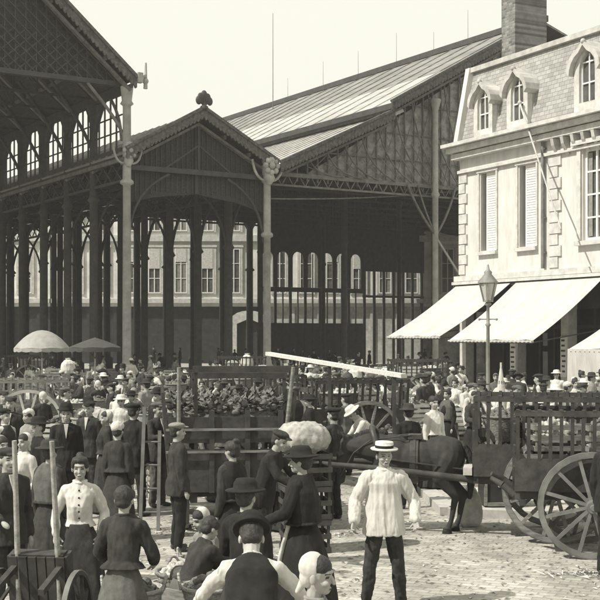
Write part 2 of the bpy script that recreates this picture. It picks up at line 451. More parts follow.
cb = MB(); cb.path(arcpts((XE, .1, 11.9), (XE, 1.6, ZE - .4), (0, -.3, .1)), .08, 5); cb.build('bracket', M_ironmid, ln)
cb = MB(); cb.path(arcpts((XE - .1, -.4, 12), (XE - 1.9, -.4, ZE - .3), (.3, 0, -.2)), .08, 5)
cb.build('bracket', M_ironmid, ln)
wv = MB()
for zq in (12.35, 13.1, 14.05): wv.bar((XE, 0, zq), (XE, LEN, zq), .05, .06)
wv.bar((XE, 0, ZE - .35), (XE, LEN, ZE - .35), .3, .4)
wv.bar((XE, 0, 11.3), (XE, LEN, 11.3), .2, .5)
for i in range(NB * 5):
    if i % 5: wv.bar((XE, i * BAY / 5, 11.3), (XE, i * BAY / 5, ZE - .3), .07, .07)
wv.build('clerestory_frame', M_iron, ln)
lattice_y(ln, XE, 0, LEN, 10.0, 10.95, 1.17, M_iron)
for i in range(0, NB + 1, 1):
    t_ = MB(); y = i * BAY
    t_.bar((XE, y, ZE - .2), (2 * XR - XE, y, ZE - .2), .09, .12)
    for f in (.25, .5, .75, 1): t_.bar((XE + (XR - XE) * f, y, ZE - .2), (XE + (XR - XE) * f, y, ZE + (ZR - ZE) * f - .4), .07, .07)
    for f in (0, .25, .5): t_.bar((XE + (XR - XE) * f, y, ZE - .2 if f else ZE - .3), (XE + (XR - XE) * (f + .25), y, ZE + (ZR - ZE) * (f + .25) - .5), .06, .06)
    t_.build('roof_truss', M_iron, ln)
rb = MB(); rb.prism([(XE, 12.2), (XE, ZE), (XR, ZR - .3), (2 * XR - XE, ZE), (2 * XR - XE, 12.2)], lambda a, c, t: (a, t, c), LEN - .3, LEN - .15)
rb.build('rear_gable', M_under, ln)
for i in range(1, 9):
    column(ln, XE - i * 2.55, LEN - .3, 12.3, .26, M_iron)
for i in range(1, 5):
    column(ln, XE - i * 4.6, LEN * .5, ZE - .3, .2, M_iron)

# ---- right wide hall ----------------------------------------------------------
rh = empty('market_hall', P0, A, label='wide right market hall with long pale monitor roof and glazed gable behind the shops', cat='market hall')
T1 = 7.46; Z0 = 11.2; Z1 = 14.45; Z1u = 15.0; TR = 18.0; ZRR = 20.8; XW = 50.0
roofslab(rh, 'roof', .42, Z0, T1 + .6, Z1 + .26, -1.0, LEN + .4, .12, M_zinclight, seams=1.0)
def tz(t): return Z1u + (ZRR - Z1u) * (t - T1) / (TR - T1)
roofslab(rh, 'glazed_roof', T1 - .2, tz(T1) - .1, T1 + 4.6, tz(T1 + 4.6), -1.1, LEN + .4, .12, M_zinclight, seams=2.0)
roofslab(rh, 'roof', T1 + 4.6, tz(T1 + 4.6) + .01, TR, ZRR, -1.1, LEN + .4, .12, M_zinc, seams=2.0)
rr = MB(); rr.bar((TR, -1.2, ZRR + .1), (TR, LEN + .4, ZRR + .1), .5, .35)
rr.bar((T1 - .25, -1.2, tz(T1) - .2), (T1 - .25, LEN + .4, tz(T1) - .2), .12, .3)
rr.build('ridge_capping', M_iron, rh)
roofslab(rh, 'roof', XW, Z0, TR + .02, ZRR, -1.0, LEN + .4, .12, M_zinc)
underframe(rh, .5, Z0 - .1, T1, Z1 - .1, -.6, LEN, 3); underframe(rh, T1, tz(T1) - .15, TR, ZRR - .15, -.6, LEN, 6)
bargeboard(rh, .45, Z0 + .12, T1, Z1 + .15, -1.12, .5, m=M_lambre)
bargeboard(rh, T1 - .3, tz(T1) + .0, TR, ZRR + .15, -1.22, .5, m=M_lambre)
# glazed gable with mullions and curved ribs
TIE = 10.9
gg = MB(); gg.prism([(2.4, TIE), (T1, Z1 - .55), (TR, ZRR - .6), (XW - 2.4, TIE)], lambda a, c, t: (a, t, c), .0, .05)
gg.build('gable_glass', M_gableglass, rh)
mu = MB()
def raked(t): return (Z0 + (Z1 - Z0) * t / T1 - .5) if t < T1 else tz(t) - .65 if t <= TR else ZRR - .65 - (t - TR) * (ZRR - Z0) / (XW - TR)
tt = 2.0
while tt < TR + 8:
    top = raked(tt)
    mu.bar((tt, -.1, TIE - .3), (tt, -.1, top), .06, .08)
    tt += .62
for zq in (12.2, 13.6, 15.2, 16.8):
    ta = next(q * .1 for q in range(0, 220) if raked(q * .1) > zq)
    mu.bar((ta, -.08, zq), (TR + 6, -.08, zq), .05, .06)
mu.build('glazing_bars', M_ironmid, rh)
ri = MB()
tt = 2.6
while tt < TR - 1:
    ri.path(arcpts((tt + 2.2, -.25, TIE + .1), (tt, -.25, raked(tt)), (-.35, 0, -.25)), .045, 5); ri.bar((tt, -.2, TIE + .1), (tt + 1.5, -.2, max(TIE + .3, raked(tt + 1.5) - .1)), .035, .035); ri.bar((tt, -.2, (TIE + raked(tt)) / 2), (tt + 1.5, -.2, TIE + .1), .035, .035); tt += 1.1
ri.path(arcpts((10.6, -.55, 8.2), (8.9, -.25, TIE), (-.1, 0, -.1)), .07, 5)
ri.path(arcpts((10.6, -.55, 8.2), (9.6, -.25, TIE), (-.05, 0, -.1)), .05, 5)
ri.path(arcpts((10.6, -.55, 8.2), (12.2, -.25, TIE), (.1, 0, -.1)), .07, 5)
ri.build('curved_ribs', M_ironmid, rh)
ti = MB(); ti.bar((0, -.15, TIE), (XW, -.15, TIE), .14, .2); ti.bar((0, -.15, TIE - .55), (XW, -.15, TIE - .55), .1, .1)
i = 0
while i * .7 < XW:
    ti.bar((i * .7, -.15, TIE), (i * .7 + .35, -.15, TIE - .55), .04, .04); ti.bar((i * .7 + .35, -.15, TIE - .55), (i * .7 + .7, -.15, TIE), .04, .04); i += 1
ti.path(arcpts((0, -.2, 9.6), (16, 1.0, 11.4), (0, 0, -.25), 10), .04, 5)
ti.build('tie_beam', M_ironmid, rh)
fc = column(rh, 10.6, -.5, 15.6, .17, M_ironlight, detail=False)
st = MB(); st.bar((10.65, -.6, 8.0), (12.6, -1.2, 5.0), .1, .1); st.build('brace', M_ironlight, rh)
for xx in (12.1, 24.2, 36.0, XW):
    for i in range(3, NB, 3):
        column(rh, xx, i * BAY, Z0 if xx == XW else 12.9, .18, M_iron)
for i in range(1, NB + 1):
    a = MB(); y = i * BAY; tie = 12.7
    a.bar((3.9, y, tie), (XW - 7, y, tie), .1, .16)
    for q in range(2, 22):
        x = q * 2.0; zt = raked(x)
        if zt > tie: a.bar((x, y, tie), (x, y, zt), .06, .06); a.bar((x, y, tie), (x - 2 if x <= TR else x + 2, y, max(tie, raked(x - 1.9 if x <= TR else x + 1.9))), .05, .05)
    a.bar((0, y, Z0 - .35), (T1, y, Z1 - .5), .12, .22)
    a.path(arcpts((0.1, y, 7.6), (2.2, y, Z0 + .3), (-.4, 0, .3)), .09, 5)
    a.build('roof_truss', M_iron, rh)
# far end screen: boarded head, arched openings, lower glazed panels
sc = MB(); yb = LEN + .1
xs0 = 24.3; pitch = 1.62; nA = 7
sc.prism([(4.5, 12.9), (T1, Z1 - .2), (TR, ZRR - .3), (XW, 11.1), (XW, 10.9), (xs0, 10.9), (xs0, 12.9)][::-1], lambda a, c, t: (a, t, c), yb, yb + .12)
for i in range(nA):
    xc = xs0 + (i + .5) * pitch; hw = .58
    def wp(x_, z_, t): return (x_, t, z_)
    pts = [(xc - pitch / 2, 10.9), (xc - pitch / 2, 7.2), (xc - hw, 7.2), (xc - hw, 9.9)]
    pts += [(xc - hw * cos(pi * j / 8), 9.9 + hw * sin(pi * j / 8)) for j in range(1, 8)]
    pts += [(xc + hw, 9.9), (xc + hw, 7.2), (xc + pitch / 2, 7.2), (xc + pitch / 2, 10.9)]
    pts.reverse()
    sc.prism(pts, wp, yb, yb + .12)
    if i % 2 == 1: sc.bar((xc, yb + .06, 7.2), (xc, yb + .06, 10.3), .08, .08)
    for xq in (xc - pitch / 2, xc): sc.bar((xq, yb + .05, 0), (xq, yb + .05, 6.8), .24 if xq != xc else .09, .14)
xe = xs0 + nA * pitch
sc.box(((xs0 + xe) / 2, yb + .06, 6.98), (xe - xs0, .13, .42))
sc.box(((xs0 + xe) / 2, yb + .06, 2.2), (xe - xs0, .10, 3.4))
x = xe + .2
while x < XW:
    sc.bar((x, yb + .05, 0), (x, yb + .05, 10.85), .26, .14); x += 1.15
sc.box(((xe + XW) / 2, yb + .06, 6.5), (XW - xe, .1, .22))
sc.box(((xe + XW) / 2, yb + .06, 9.9), (XW - xe, .12, 2.0))
for q in range(9): column(rh, 1.1 + 2.75 * q, LEN - .1, 11.6 if q == 0 else 12.9, .31, M_iron)
sc.build('end_screen', M_iron, rh)
# lightning rods along the ridge
for s_, h_ in ((2.5, 4.2), (5.6, 2.4), (9, 1.6), (13, 2.6), (17.5, 2.2), (22, 2.4), (27, 2.0)):
    q = MB(); q.tube((TR, s_, ZRR + .2), (TR, s_, ZRR + .2 + h_ * .8), .022, .014, 5); q.build('lightning_rod', M_ironlight, rh)
q = MB(); q.tube((16.5, 26.7, 19.8), (16.5, 26.7, 27.3), .035, .02, 5); q.build('lightning_rod', M_ironmid, rh)

# ================================================================ FAR FACADES
def window_unit(parent, x, z, w, h, y, arched=False, m_glass=M_glass, m_frame=M_white, sill=True, bars=2, name='window'):
    """window of frame in local x/z plane facing -y"""
    f = MB()
    for sx_ in (-1, 1): f.box((x + sx_ * (w / 2 - .05), y - .04, z + h / 2), (.1, .08, h))
    f.box((x, y - .04, z + .05), (w - .2, .08, .1)); f.box((x, y - .04, z + h - .05), (w - .2, .08, .1))
    f.box((x, y - .045, z + h / 2), (.09, .07, h - .2))
    for i in range(1, bars + 1): f.box((x, y - .035, z + h * i / (bars + 1)), (w - .2, .05, .06))
    fo = f.build(name, m_frame, parent)
    p = MB(); p.box((x, y + .01, z + h / 2), (w - .1, .02, h - .1)); p.build('pane', m_glass, fo)
    return fo

def far_block(x0, x1, D, label, tops, seed, ground_m=M_shopdark):
    rnd = random.Random(seed)
    b = empty('town_house', ((x0 + x1) / 2, D, 0), 0, label=label, cat='building')
    w = x1 - x0
    g_h, f1, f2, topz = 5.6, 6.4, 12.1, tops
    m = MB(); m.box((0, 4, (g_h + topz) / 2), (w, 8, topz - g_h)); m.build('wall', M_farwall, b)
    m = MB(); m.box((0, 4.1, g_h / 2), (w, 7.8, g_h))
    n = int(w / 2.6); off = (w - n * 2.6) / 2
    for i in range(n + 1): m.box((-w / 2 + off + i * 2.6, .08, g_h / 2), (.35, .16, g_h))
    m.build('shopfront', ground_m, b)
    m = MB(); m.box((0, -.15, 6.15), (w, .5, .42)); m.box((0, -.12, 12.3), (w, .4, .6)); m.box((0, -.3, topz + .15), (w, 1.1, .5))
    m.build('cornice', M_stone, b)
    for i in range(n):
        x = -w / 2 + off + (i + .5) * 2.6
        sh = MB()
        for zq, hq in ((6.9, 4.4), (13.0, 3.3)):
            o = window_unit(b, x, zq, 1.25, hq, -.06, m_glass=M_glass if rnd.random() < .6 else M_midgrey)
            if rnd.random() < .5:
                sh = MB(); q = rnd.choice([.3, .45, .6]); sh.box((x, -.16, zq + hq * (1 - q / 2)), (1.05, .03, hq * q)); sh.build('blind', M_cloth, o)
            su = MB()
            for sx_ in (-1, 1): su.box((x + sx_ * .76, -.07, zq + hq / 2), (.2, .14, hq + .2))
            su.box((x, -.09, zq + hq + .22), (1.9, .2, .22)); su.build('surround', M_stone, o)
        if rnd.random() < .0:
            d = MB(); d.box((x, -.05, 2.3), (1.2, .1, 3.0)); d.build('door', M_stonedirty, b)
    r = MB(); r.prism([(-w / 2, topz + .4), (w / 2, topz + .4), (w / 2 - 1.5, topz + 1.4), (-w / 2 + 1.5, topz + 1.4)], lambda a, c, t: (a, t, c), .3, 7.5)
    r.build('roof', M_zinc, b)
    return b
far_block(-58, -24.6, 118, 'long pale stone building seen beyond the columns of the tall left nave', 16.3, 3)
fb2 = far_block(-24.4, -4.2, 118, 'pale stone building with two window rows seen beneath the middle gable', 16.3, 5)
ar = MB()
ar.prism([(7.6, 0), (7.6, 4.6)] + [(9.3 - 1.7 * cos(pi * j / 8), 4.4 + .8 * sin(pi * j / 8)) for j in range(1, 8)] + [(11, 4.6), (11, 0), (10.5, 0), (10.5, 3.9), (9.3, 4.4), (8.1, 3.9), (8.1, 0)][::1], lambda a, c, t: (a, t, c), -.25, -.02)
ar.build('arched_doorway', M_stone, fb2)
far_block(-4.0, 13.0, 118.5, 'pale building seen through the arched end screen of the right hall', 15.8, 8, M_stonedirty)
far_block(13.2, 60, 118, 'pale building seen in slits beside the nearest awning behind the right hall', 15.8, 11, M_stonedirty)

# ================================================================ CORNER BUILDING WITH AWNINGS
BA = math.atan2(-.885, .465)          # facade direction (towards the camera and right)
bd = Vector((.465, -.885, 0)); bn = Vector((-.885, -.465, 0))
BP = at(460, 50)
cb = empty('corner_building', BP, BA, label='pale stone corner house with mansard dormers above the white shop awnings', cat='building')
# local frame: x along the facade towards the camera, y = -normal?  (rotation maps local x->bd, local y->(.885,.465) = into the building)
BL = 17.0; BDEP = 12
ZS, ZC, ZT = 5.1, 10.1, 13.8
def facade_wall(parent):
    """wall with window openings: list of (x0,x1,z0,z1)"""
    holes = [(1.45, 2.45, 6.2, 9.35), (3.95, 4.95, 6.2, 9.35), (7.6, 8.8, 6.2, 9.5), (11.2, 12.4, 6.2, 9.5), (14.2, 15.4, 6.2, 9.5)]
    m = MB(); xs = [0]
    for h in holes: xs += [h[0], h[1]]
    xs.append(BL)
    for i in range(0, len(xs), 2): m.box(((xs[i] + xs[i + 1]) / 2, .2, (ZS + ZC) / 2), (xs[i + 1] - xs[i], .4, ZC - ZS))
    for h in holes:
        m.box(((h[0] + h[1]) / 2, .2, (ZS + h[2]) / 2), (h[1] - h[0], .4, h[2] - ZS))
        m.box(((h[0] + h[1]) / 2, .2, (h[3] + ZC) / 2), (h[1] - h[0], .4, ZC - h[3]))
    m.box((.2, BDEP / 2 + .2, (ZS + ZC) / 2), (.4, BDEP - .4, ZC - ZS))
    m.box((BL - .2, BDEP / 2 + .2, (ZS + ZC) / 2), (.4, BDEP - .4, ZC - ZS))
    m.box((BL / 2, BDEP + .2, ZC / 2), (BL, .4, ZC))
    m.build('wall', M_plaster, parent)
    return holes
holes = facade_wall(cb)
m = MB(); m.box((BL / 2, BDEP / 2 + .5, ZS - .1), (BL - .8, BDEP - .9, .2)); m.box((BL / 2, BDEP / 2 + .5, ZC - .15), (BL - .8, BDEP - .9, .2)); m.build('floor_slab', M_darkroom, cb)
for h in holes[:2]:
    xm = (h[0] + h[1]) / 2
    s_ = MB()
    s_.box((h[0] + .62, .13, (h[2] + h[3]) / 2), (h[1] - h[0] - .26, .06, h[3] - h[2] - .02))
    for q in range(30): s_.box((h[0] + .62, .092, h[2] + .15 + q * (h[3] - h[2] - .2) / 30), (h[1] - h[0] - .38, .03, .05))
    wo = s_.build('window', M_white, cb)
    q = MB(); q.box((xm, .33, (h[2] + h[3]) / 2), (h[1] - h[0], .04, h[3] - h[2])); q.build('pane', M_darkroom, wo)  # near-black sheet stands in for the shadow at the left reveal
    q = MB(); q.box((xm, -.06, h[2] - .1), (h[1] - h[0] + .3, .2, .14)); q.build('sill', M_stone, wo)
    q = MB()
    for sx_ in (h[0] - .1, h[1] + .1): q.box((sx_, -.03, (h[2] + h[3]) / 2), (.1, .06, h[3] - h[2]))
    q.box((xm, -.04, h[3] + .1), (h[1] - h[0] + .4, .08, .16)); q.build('surround', M_stone, wo)
for h in holes[2:]:
    xm = (h[0] + h[1]) / 2
    wo = window_unit(cb, xm, h[2], h[1] - h[0], h[3] - h[2], .2, bars=3)
    q = MB()
    for sx_ in (-1, 1): q.box((xm + sx_ * .36, .16, (h[2] + h[3]) / 2), (.2, .02, h[3] - h[2] - .3))
    q.build('curtain', M_midgrey, wo)
    q = MB(); q.box((xm, -.08, h[2] - .1), (h[1] - h[0] + .5, .26, .16)); q.build('sill', M_stone, wo)
    q = MB()
    for sx_ in (h[0] - .14, h[1] + .14): q.box((sx_, -.04, (h[2] + h[3]) / 2), (.2, .1, h[3] - h[2]))
    q.box((xm, -.1, h[3] + .22), (h[1] - h[0] + .8, .28, .16)); q.build('surround', M_stone, wo)
# cornices
m = MB(); m.box((BL / 2, -.1, ZC + .08), (BL + .3, .5, .22)); m.box((BL / 2, -.2, ZC + .33), (BL + .5, .7, .2)); m.box((BL / 2, -.3, ZC + .52), (BL + .7, .9, .14)); m.box((BL / 2, -.08, ZC - .55), (BL, .14, .12))
m.build('cornice', M_stone, cb)
m = MB(); m.box((BL / 2, -.1, ZS + .02), (BL + .2, .3, .22)); m.box((BL / 2, -.16, ZS - .17), (BL + .2, .4, .12)); m.build('string_course', M_stone, cb)
m = MB(); m.box((BL / 2, -.12, ZS - .3), (BL, .28, .12)); m.build('awning_box', M_iron, cb)
m = MB()
x = 6.2
while x < BL:
    m.prism([(-.02, ZC - .05), (-.36, ZC - .05), (-.30, ZC - .3), (-.1, ZC - .62), (-.02, ZC - .7)], lambda a, c, t: (t, a, c), x, x + .16); x += .55
m.build('modillions', M_stonedirty, cb)
# quoins and pilaster
for (x0, w_) in ((0.0, .55), (5.75, .7)):
    m = MB(); z = ZS + .2; i = 0
    while z < ZC - .7:
        ww = w_ if i % 2 else w_ * .75
        m.box((x0 + (ww / 2), -.035, z + .2), (ww, .07, .385)); z += .42; i += 1
    m.build('quoins', M_stone, cb)
m = MB(); m.tube((5.5, -.12, ZS + .2), (5.5, -.12, ZC), .07, .07, 8); m.tube((5.5, -.12, ZC), (5.5, -.5, ZC + .4), .07, .07, 8)
for q in range(4): m.box((5.5, -.06, ZS + .8 + q * 1.3), (.2, .12, .06))
m.build('drainpipe', M_ironmid, cb)
m = MB(); m.tube((4.35, -.3, ZC + 1.6), (8.3, -1.6, ZS + 1.4), .04, .03, 6); m.sphere((4.35, -.3, ZC + 1.6), .09); m.build('flagpole', M_stonedirty, cb)
# mansard
m = MB(); m.prism([(-.02, ZC + .6), (.62, ZT), (BDEP - .6, ZT + .9), (BDEP, ZC + .6)], lambda a, c, t: (t, a, c), .1, BL - .1)
ro = m.build('roof', M_slate, cb)
m = MB(); m.bar((-.05, .6, ZT + .05), (BL, .6, ZT + .05), .3, .2); m.build('ridge_cresting', M_stonedirty, ro)
m = MB(); m.prism([(-.25, ZC + .6), (.4, ZT + .15), (1.1, ZT + .3), (1.1, ZC + .6)], lambda a, c, t: (t, a, c), -.16, .12); m.build('coping', M_plaster, ro)
for dx, sc_ in ((1.75, 1.0), (3.95, 1.04), (7.95, 1.12), (11.4, 1.1), (14.6, 1.1)):
    zb = ZC + .62; w = .62 * sc_; h = 2.1 * sc_
    def dp(a, c, t): return (dx + a, t, zb + c)
    fr = MB()
    # stone front with pointed arch: outer poly minus inner handled as strips
    hw = w; ih = w * .62
    outer = [(-hw, 0), (-hw, h * .62)] + [(-hw * cos(pi * j / 10) * (1.0), h * .62 + hw * 1.15 * sin(pi * j / 10)) for j in range(1, 5)] + [(0, h * .62 + hw * 1.45)] + [(-hw * cos(pi * j / 10), h * .62 + hw * 1.15 * sin(pi * j / 10)) for j in range(6, 10)] + [(hw, h * .62), (hw, 0)]
    n_ = len(outer)
    inner = []
    for (a, c) in outer:
        inner.append((a * .6, .38 * sc_ + c * .78 if c > 0 else .38 * sc_))
    vs = [dp(a, c, -.12) for a, c in outer] + [dp(a, c, -.12) for a, c in inner] + [dp(a, c, .12) for a, c in outer] + [dp(a, c, .12) for a, c in inner]
    fs = []
    for j in range(n_):
        k2 = (j + 1) % n_
        fs.append((j, k2, n_ + k2, n_ + j)); fs.append((j, j + 2 * n_, k2 + 2 * n_, k2)); fs.append((n_ + j, n_ + k2, 3 * n_ + k2, 3 * n_ + j))
    fr.add(vs, fs)
    do = fr.build('dormer', M_stone, ro)
    hd = MB()
    pts = [(a * 1.28, c * 1.02 + .1) for a, c in outer if c >= h * .5]
    ins = [(a * 1.06, c * .99) for a, c in outer if c >= h * .5]
    poly = pts + ins[::-1]
    for j in range(len(pts) - 1):
        q4 = [pts[j], pts[j + 1], ins[j + 1], ins[j]]
        hd.prism(q4, dp, -.34, .9)
    hd.sphere((dx, -.3, zb + h * .62 + hw * 1.6), .1)
    hd.build('hood', M_stonedirty, do)
    ck = MB(); ck.prism(outer, dp, .13, 1.2); ck.build('cheek', M_stonedirty, do)
    wf = MB(); wf.box((dx, .02, zb + .38 * sc_ + h * .38), (.05, .06, h * .72))
    for q in (.3, .62): wf.box((dx, .02, zb + .38 * sc_ + h * q), (w * 1.15, .05, .05))
    for sx_ in (-1, 1): wf.box((dx + sx_ * w * .55, .02, zb + .38 * sc_ + h * .3), (.05, .06, h * .6))
    wo = wf.build('window', M_white, do)
    pn = MB(); pn.prism(inner, dp, .06, .1); pn.build('pane', M_glass, wo)
# chimney stack
m = MB(); m.box((.95, 2.6, ZT + 1.6), (.9, 1.65, 5.2)); m.build('chimney', M_chimbrick, ro)
m = MB(); m.box((.95, 2.6, ZT + 4.3), (1.15, 1.9, .25))
for q in range(4): m.lathe([(.14, 0), (.12, .6), (.15, .62)], (.95, 2.0 + q * .4, ZT + 4.42), 8)
m.build('chimney_cap', M_stonedirty, ro)
# ground floor: piers, dark shopfront, doors
piers = [0.2, 3.6, 6.6, 9.9, 13.2, 16.7]
for p_ in piers:
    m = MB(); m.box((p_, .25, ZS / 2 - .2), (.42, .5, ZS - .4)); m.build('pier', M_stone, cb)
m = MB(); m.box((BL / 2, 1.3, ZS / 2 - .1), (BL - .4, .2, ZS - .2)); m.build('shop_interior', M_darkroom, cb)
for i in range(len(piers) - 1):
    a, b = piers[i] + .21, piers[i + 1] - .21
    m = MB(); n_ = 3
    for j in range(n_ + 1): m.box((a + (b - a) * j / n_, .45, 1.9), (.1, .1, 3.7))
    m.box(((a + b) / 2, .47, .45), (b - a, .08, .8)); m.box(((a + b) / 2, .45, 3.1), (b - a, .1, .12)); m.box(((a + b) / 2, .47, 4.2), (b - a, .1, .9))
    m.build('shopfront', M_shopdark, cb)
# notice boards on the piers (dark strokes too small to read)
for xs_, zq in ((3.6, 2.1), (6.6, 2.0)):
    m = MB(); m.box((xs_, -.03, zq), (.34, .05, 1.5)); sg = m.build('notice_board', M_white, cb)
    m = MB(); rr_ = random.Random(int(xs_ * 10))
    for q in range(7): m.box((xs_ + rr_.uniform(-.03, .03), -.06, zq + .6 - q * .19), (rr_.uniform(.14, .24), .012, .07))
    m.build('lettering', M_iron, sg)
def awning(x0, x1, out_, z_in, z_out, skew0=0, skew1=0, valance=0.0, flat=False):
    m = MB(); n = 10; nx = 12; vs = []
    for t_ in range(2):
        for j in range(n + 1):
            f = j / n
            for i in range(nx + 1):
                u = i / nx
                xx = x0 + (x1 - x0) * u
                sag = -.10 * sin(pi * f) - .03 * sin(u * pi * 6) * f
                vs.append((xx, -.28 - out_ * f, z_in + (z_out - z_in) * f + sag - t_ * .012))
    st_ = nx + 1; tot = (n + 1) * st_
    fs = []
    for j in range(n):
        for i in range(nx):
            a = j * st_ + i; fs.append((a, a + st_, a + st_ + 1, a + 1)); fs.append((a + tot, a + tot + 1, a + tot + st_ + 1, a + tot + st_))
    m.add(vs, fs, True)
    m.box(((x0 + x1) / 2, -.28 - out_, z_out - .04), (x1 - x0, .05, .07))
    o = m.build('awning', M_canvas, cb)
    f_ = MB()
    for xx in (x0 + .06, x1 - .06): f_.tube((xx, -.2, 3.0), (xx, -.28 - out_, z_out - .08), .025, .025, 6)
    f_.tube((x0, -.28 - out_, z_out - .09), (x1, -.28 - out_, z_out - .09), .025, .025, 6)
    f_.build('awning_arm', M_iron, o)
    if valance:
        v = MB(); nn = int((x1 - x0) / .11); vs = []
        for i in range(nn + 1):
            xx = x0 + (x1 - x0) * i / nn; w_ = .03 * (1 if i % 2 else -1)
            vs += [(xx, -.28 - out_ - .04 + w_, z_out), (xx, -.28 - out_ - .04 + w_ * 1.6, z_out - valance)]
        v.add(vs, [(2 * i, 2 * i + 1, 2 * i + 3, 2 * i + 2) for i in range(nn)])
        v.build('valance', M_canvas, o)
    return o
awning(.1, 3.75, 3.3, ZS - .28, 2.75, valance=.05)
awning(4.1, 9.0, 3.1, ZS - .28, 2.62, valance=.05)
# awning of the nearer shop, lower, with a deep valance
awning(10.6, 16.8, 2.9, ZS - 1.1, 2.35, valance=1.15)

# ================================================================ STREET LAMP
lp = at(488, 32); lz = gz(lp.x, lp.y)
sl_ = empty('street_lamp', (lp.x, lp.y, lz), 0, label='gas street lamp with glazed lantern standing before the pale awnings', cat='street lamp')
m = MB(); m.lathe([(.19, 0), (.19, .35), (.14, .42), (.12, .9), (.07, 1.0), (.075, 1.1), (.055, 1.25), (.045, 2.9), (.08, 2.95), (.045, 3.0), (.04, 3.45), (.1, 3.5), (.05, 3.56)], (0, 0, 0), 12); m.build('post', M_lampiron, sl_)
m = MB(); m.bar((-.22, 0, 3.1), (.22, 0, 3.1), .03, .03); m.sphere((-.23, 0, 3.1), .035); m.sphere((.23, 0, 3.1), .035); m.build('ladder_bar', M_lampiron, sl_)
m = MB()
for k_ in range(6):
    t = k_ * pi / 3 + .2; a = Vector((cos(t), sin(t), 0)); m.bar(a * .13 + Vector((0, 0, 3.6)), a * .25 + Vector((0, 0, 4.08)), .025, .025)
    m.bar(a * .25 + Vector((0, 0, 4.08)), a * .08 + Vector((0, 0, 4.3)), .02, .02)
m.lathe([(.14, 3.56), (.14, 3.61)], n=6); m.lathe([(.27, 4.06), (.27, 4.1), (.1, 4.30), (.11, 4.36), (.05, 4.42), (.02, 4.56)], n=10)
lf = m.build('lantern', M_lampiron, sl_)
m = MB(); m.lathe([(.12, 3.62), (.235, 4.05)], n=6); m.build('lantern_glass', M_lampglass, lf)

# ================================================================ FIGURES
def cap_pts(p0, r0, p1, r1, n=10):
    p0 = Vector(p0); p1 = Vector(p1); d = p1 - p0; L = d.length
    if L < 1e-5: d = Vector((0, 0, 1)); L = 1e-5
    d = d / max(L, 1e-9); u = Vector((0, 0, 1)) if abs(d.z) < .9 else Vector((1, 0, 0))
    a = d.cross(u).normalized(); b = a.cross(d)
    rows = []
    for j in range(1, 4):
        t = pi / 2 * j / 4; rows.append((p0 - d * (r0 * cos(t)), r0 * sin(t)))
    rows.append((p0, r0)); rows.append((p1, r1))
    for j in range(3, 0, -1):
        t = pi / 2 * j / 4; rows.append((p1 + d * (r1 * cos(t)), r1 * sin(t)))
    vs = []
    for c, r in rows:
        for i in range(n):
            t = 2 * pi * i / n; vs.append(c + a * (r * cos(t)) + b * (r * sin(t)))
    vs.append(p0 - d * r0); vs.append(p1 + d * r1)
    m = len(rows); fs = [(j * n + i, (j + 1) * n + i, (j + 1) * n + (i + 1) % n, j * n + (i + 1) % n) for j in range(m - 1) for i in range(n)]
    fs += [(len(vs) - 2, i, (i + 1) % n) for i in range(n)]
    fs += [(len(vs) - 1, (m - 1) * n + (i + 1) % n, (m - 1) * n + i) for i in range(n)]
    return vs, fs
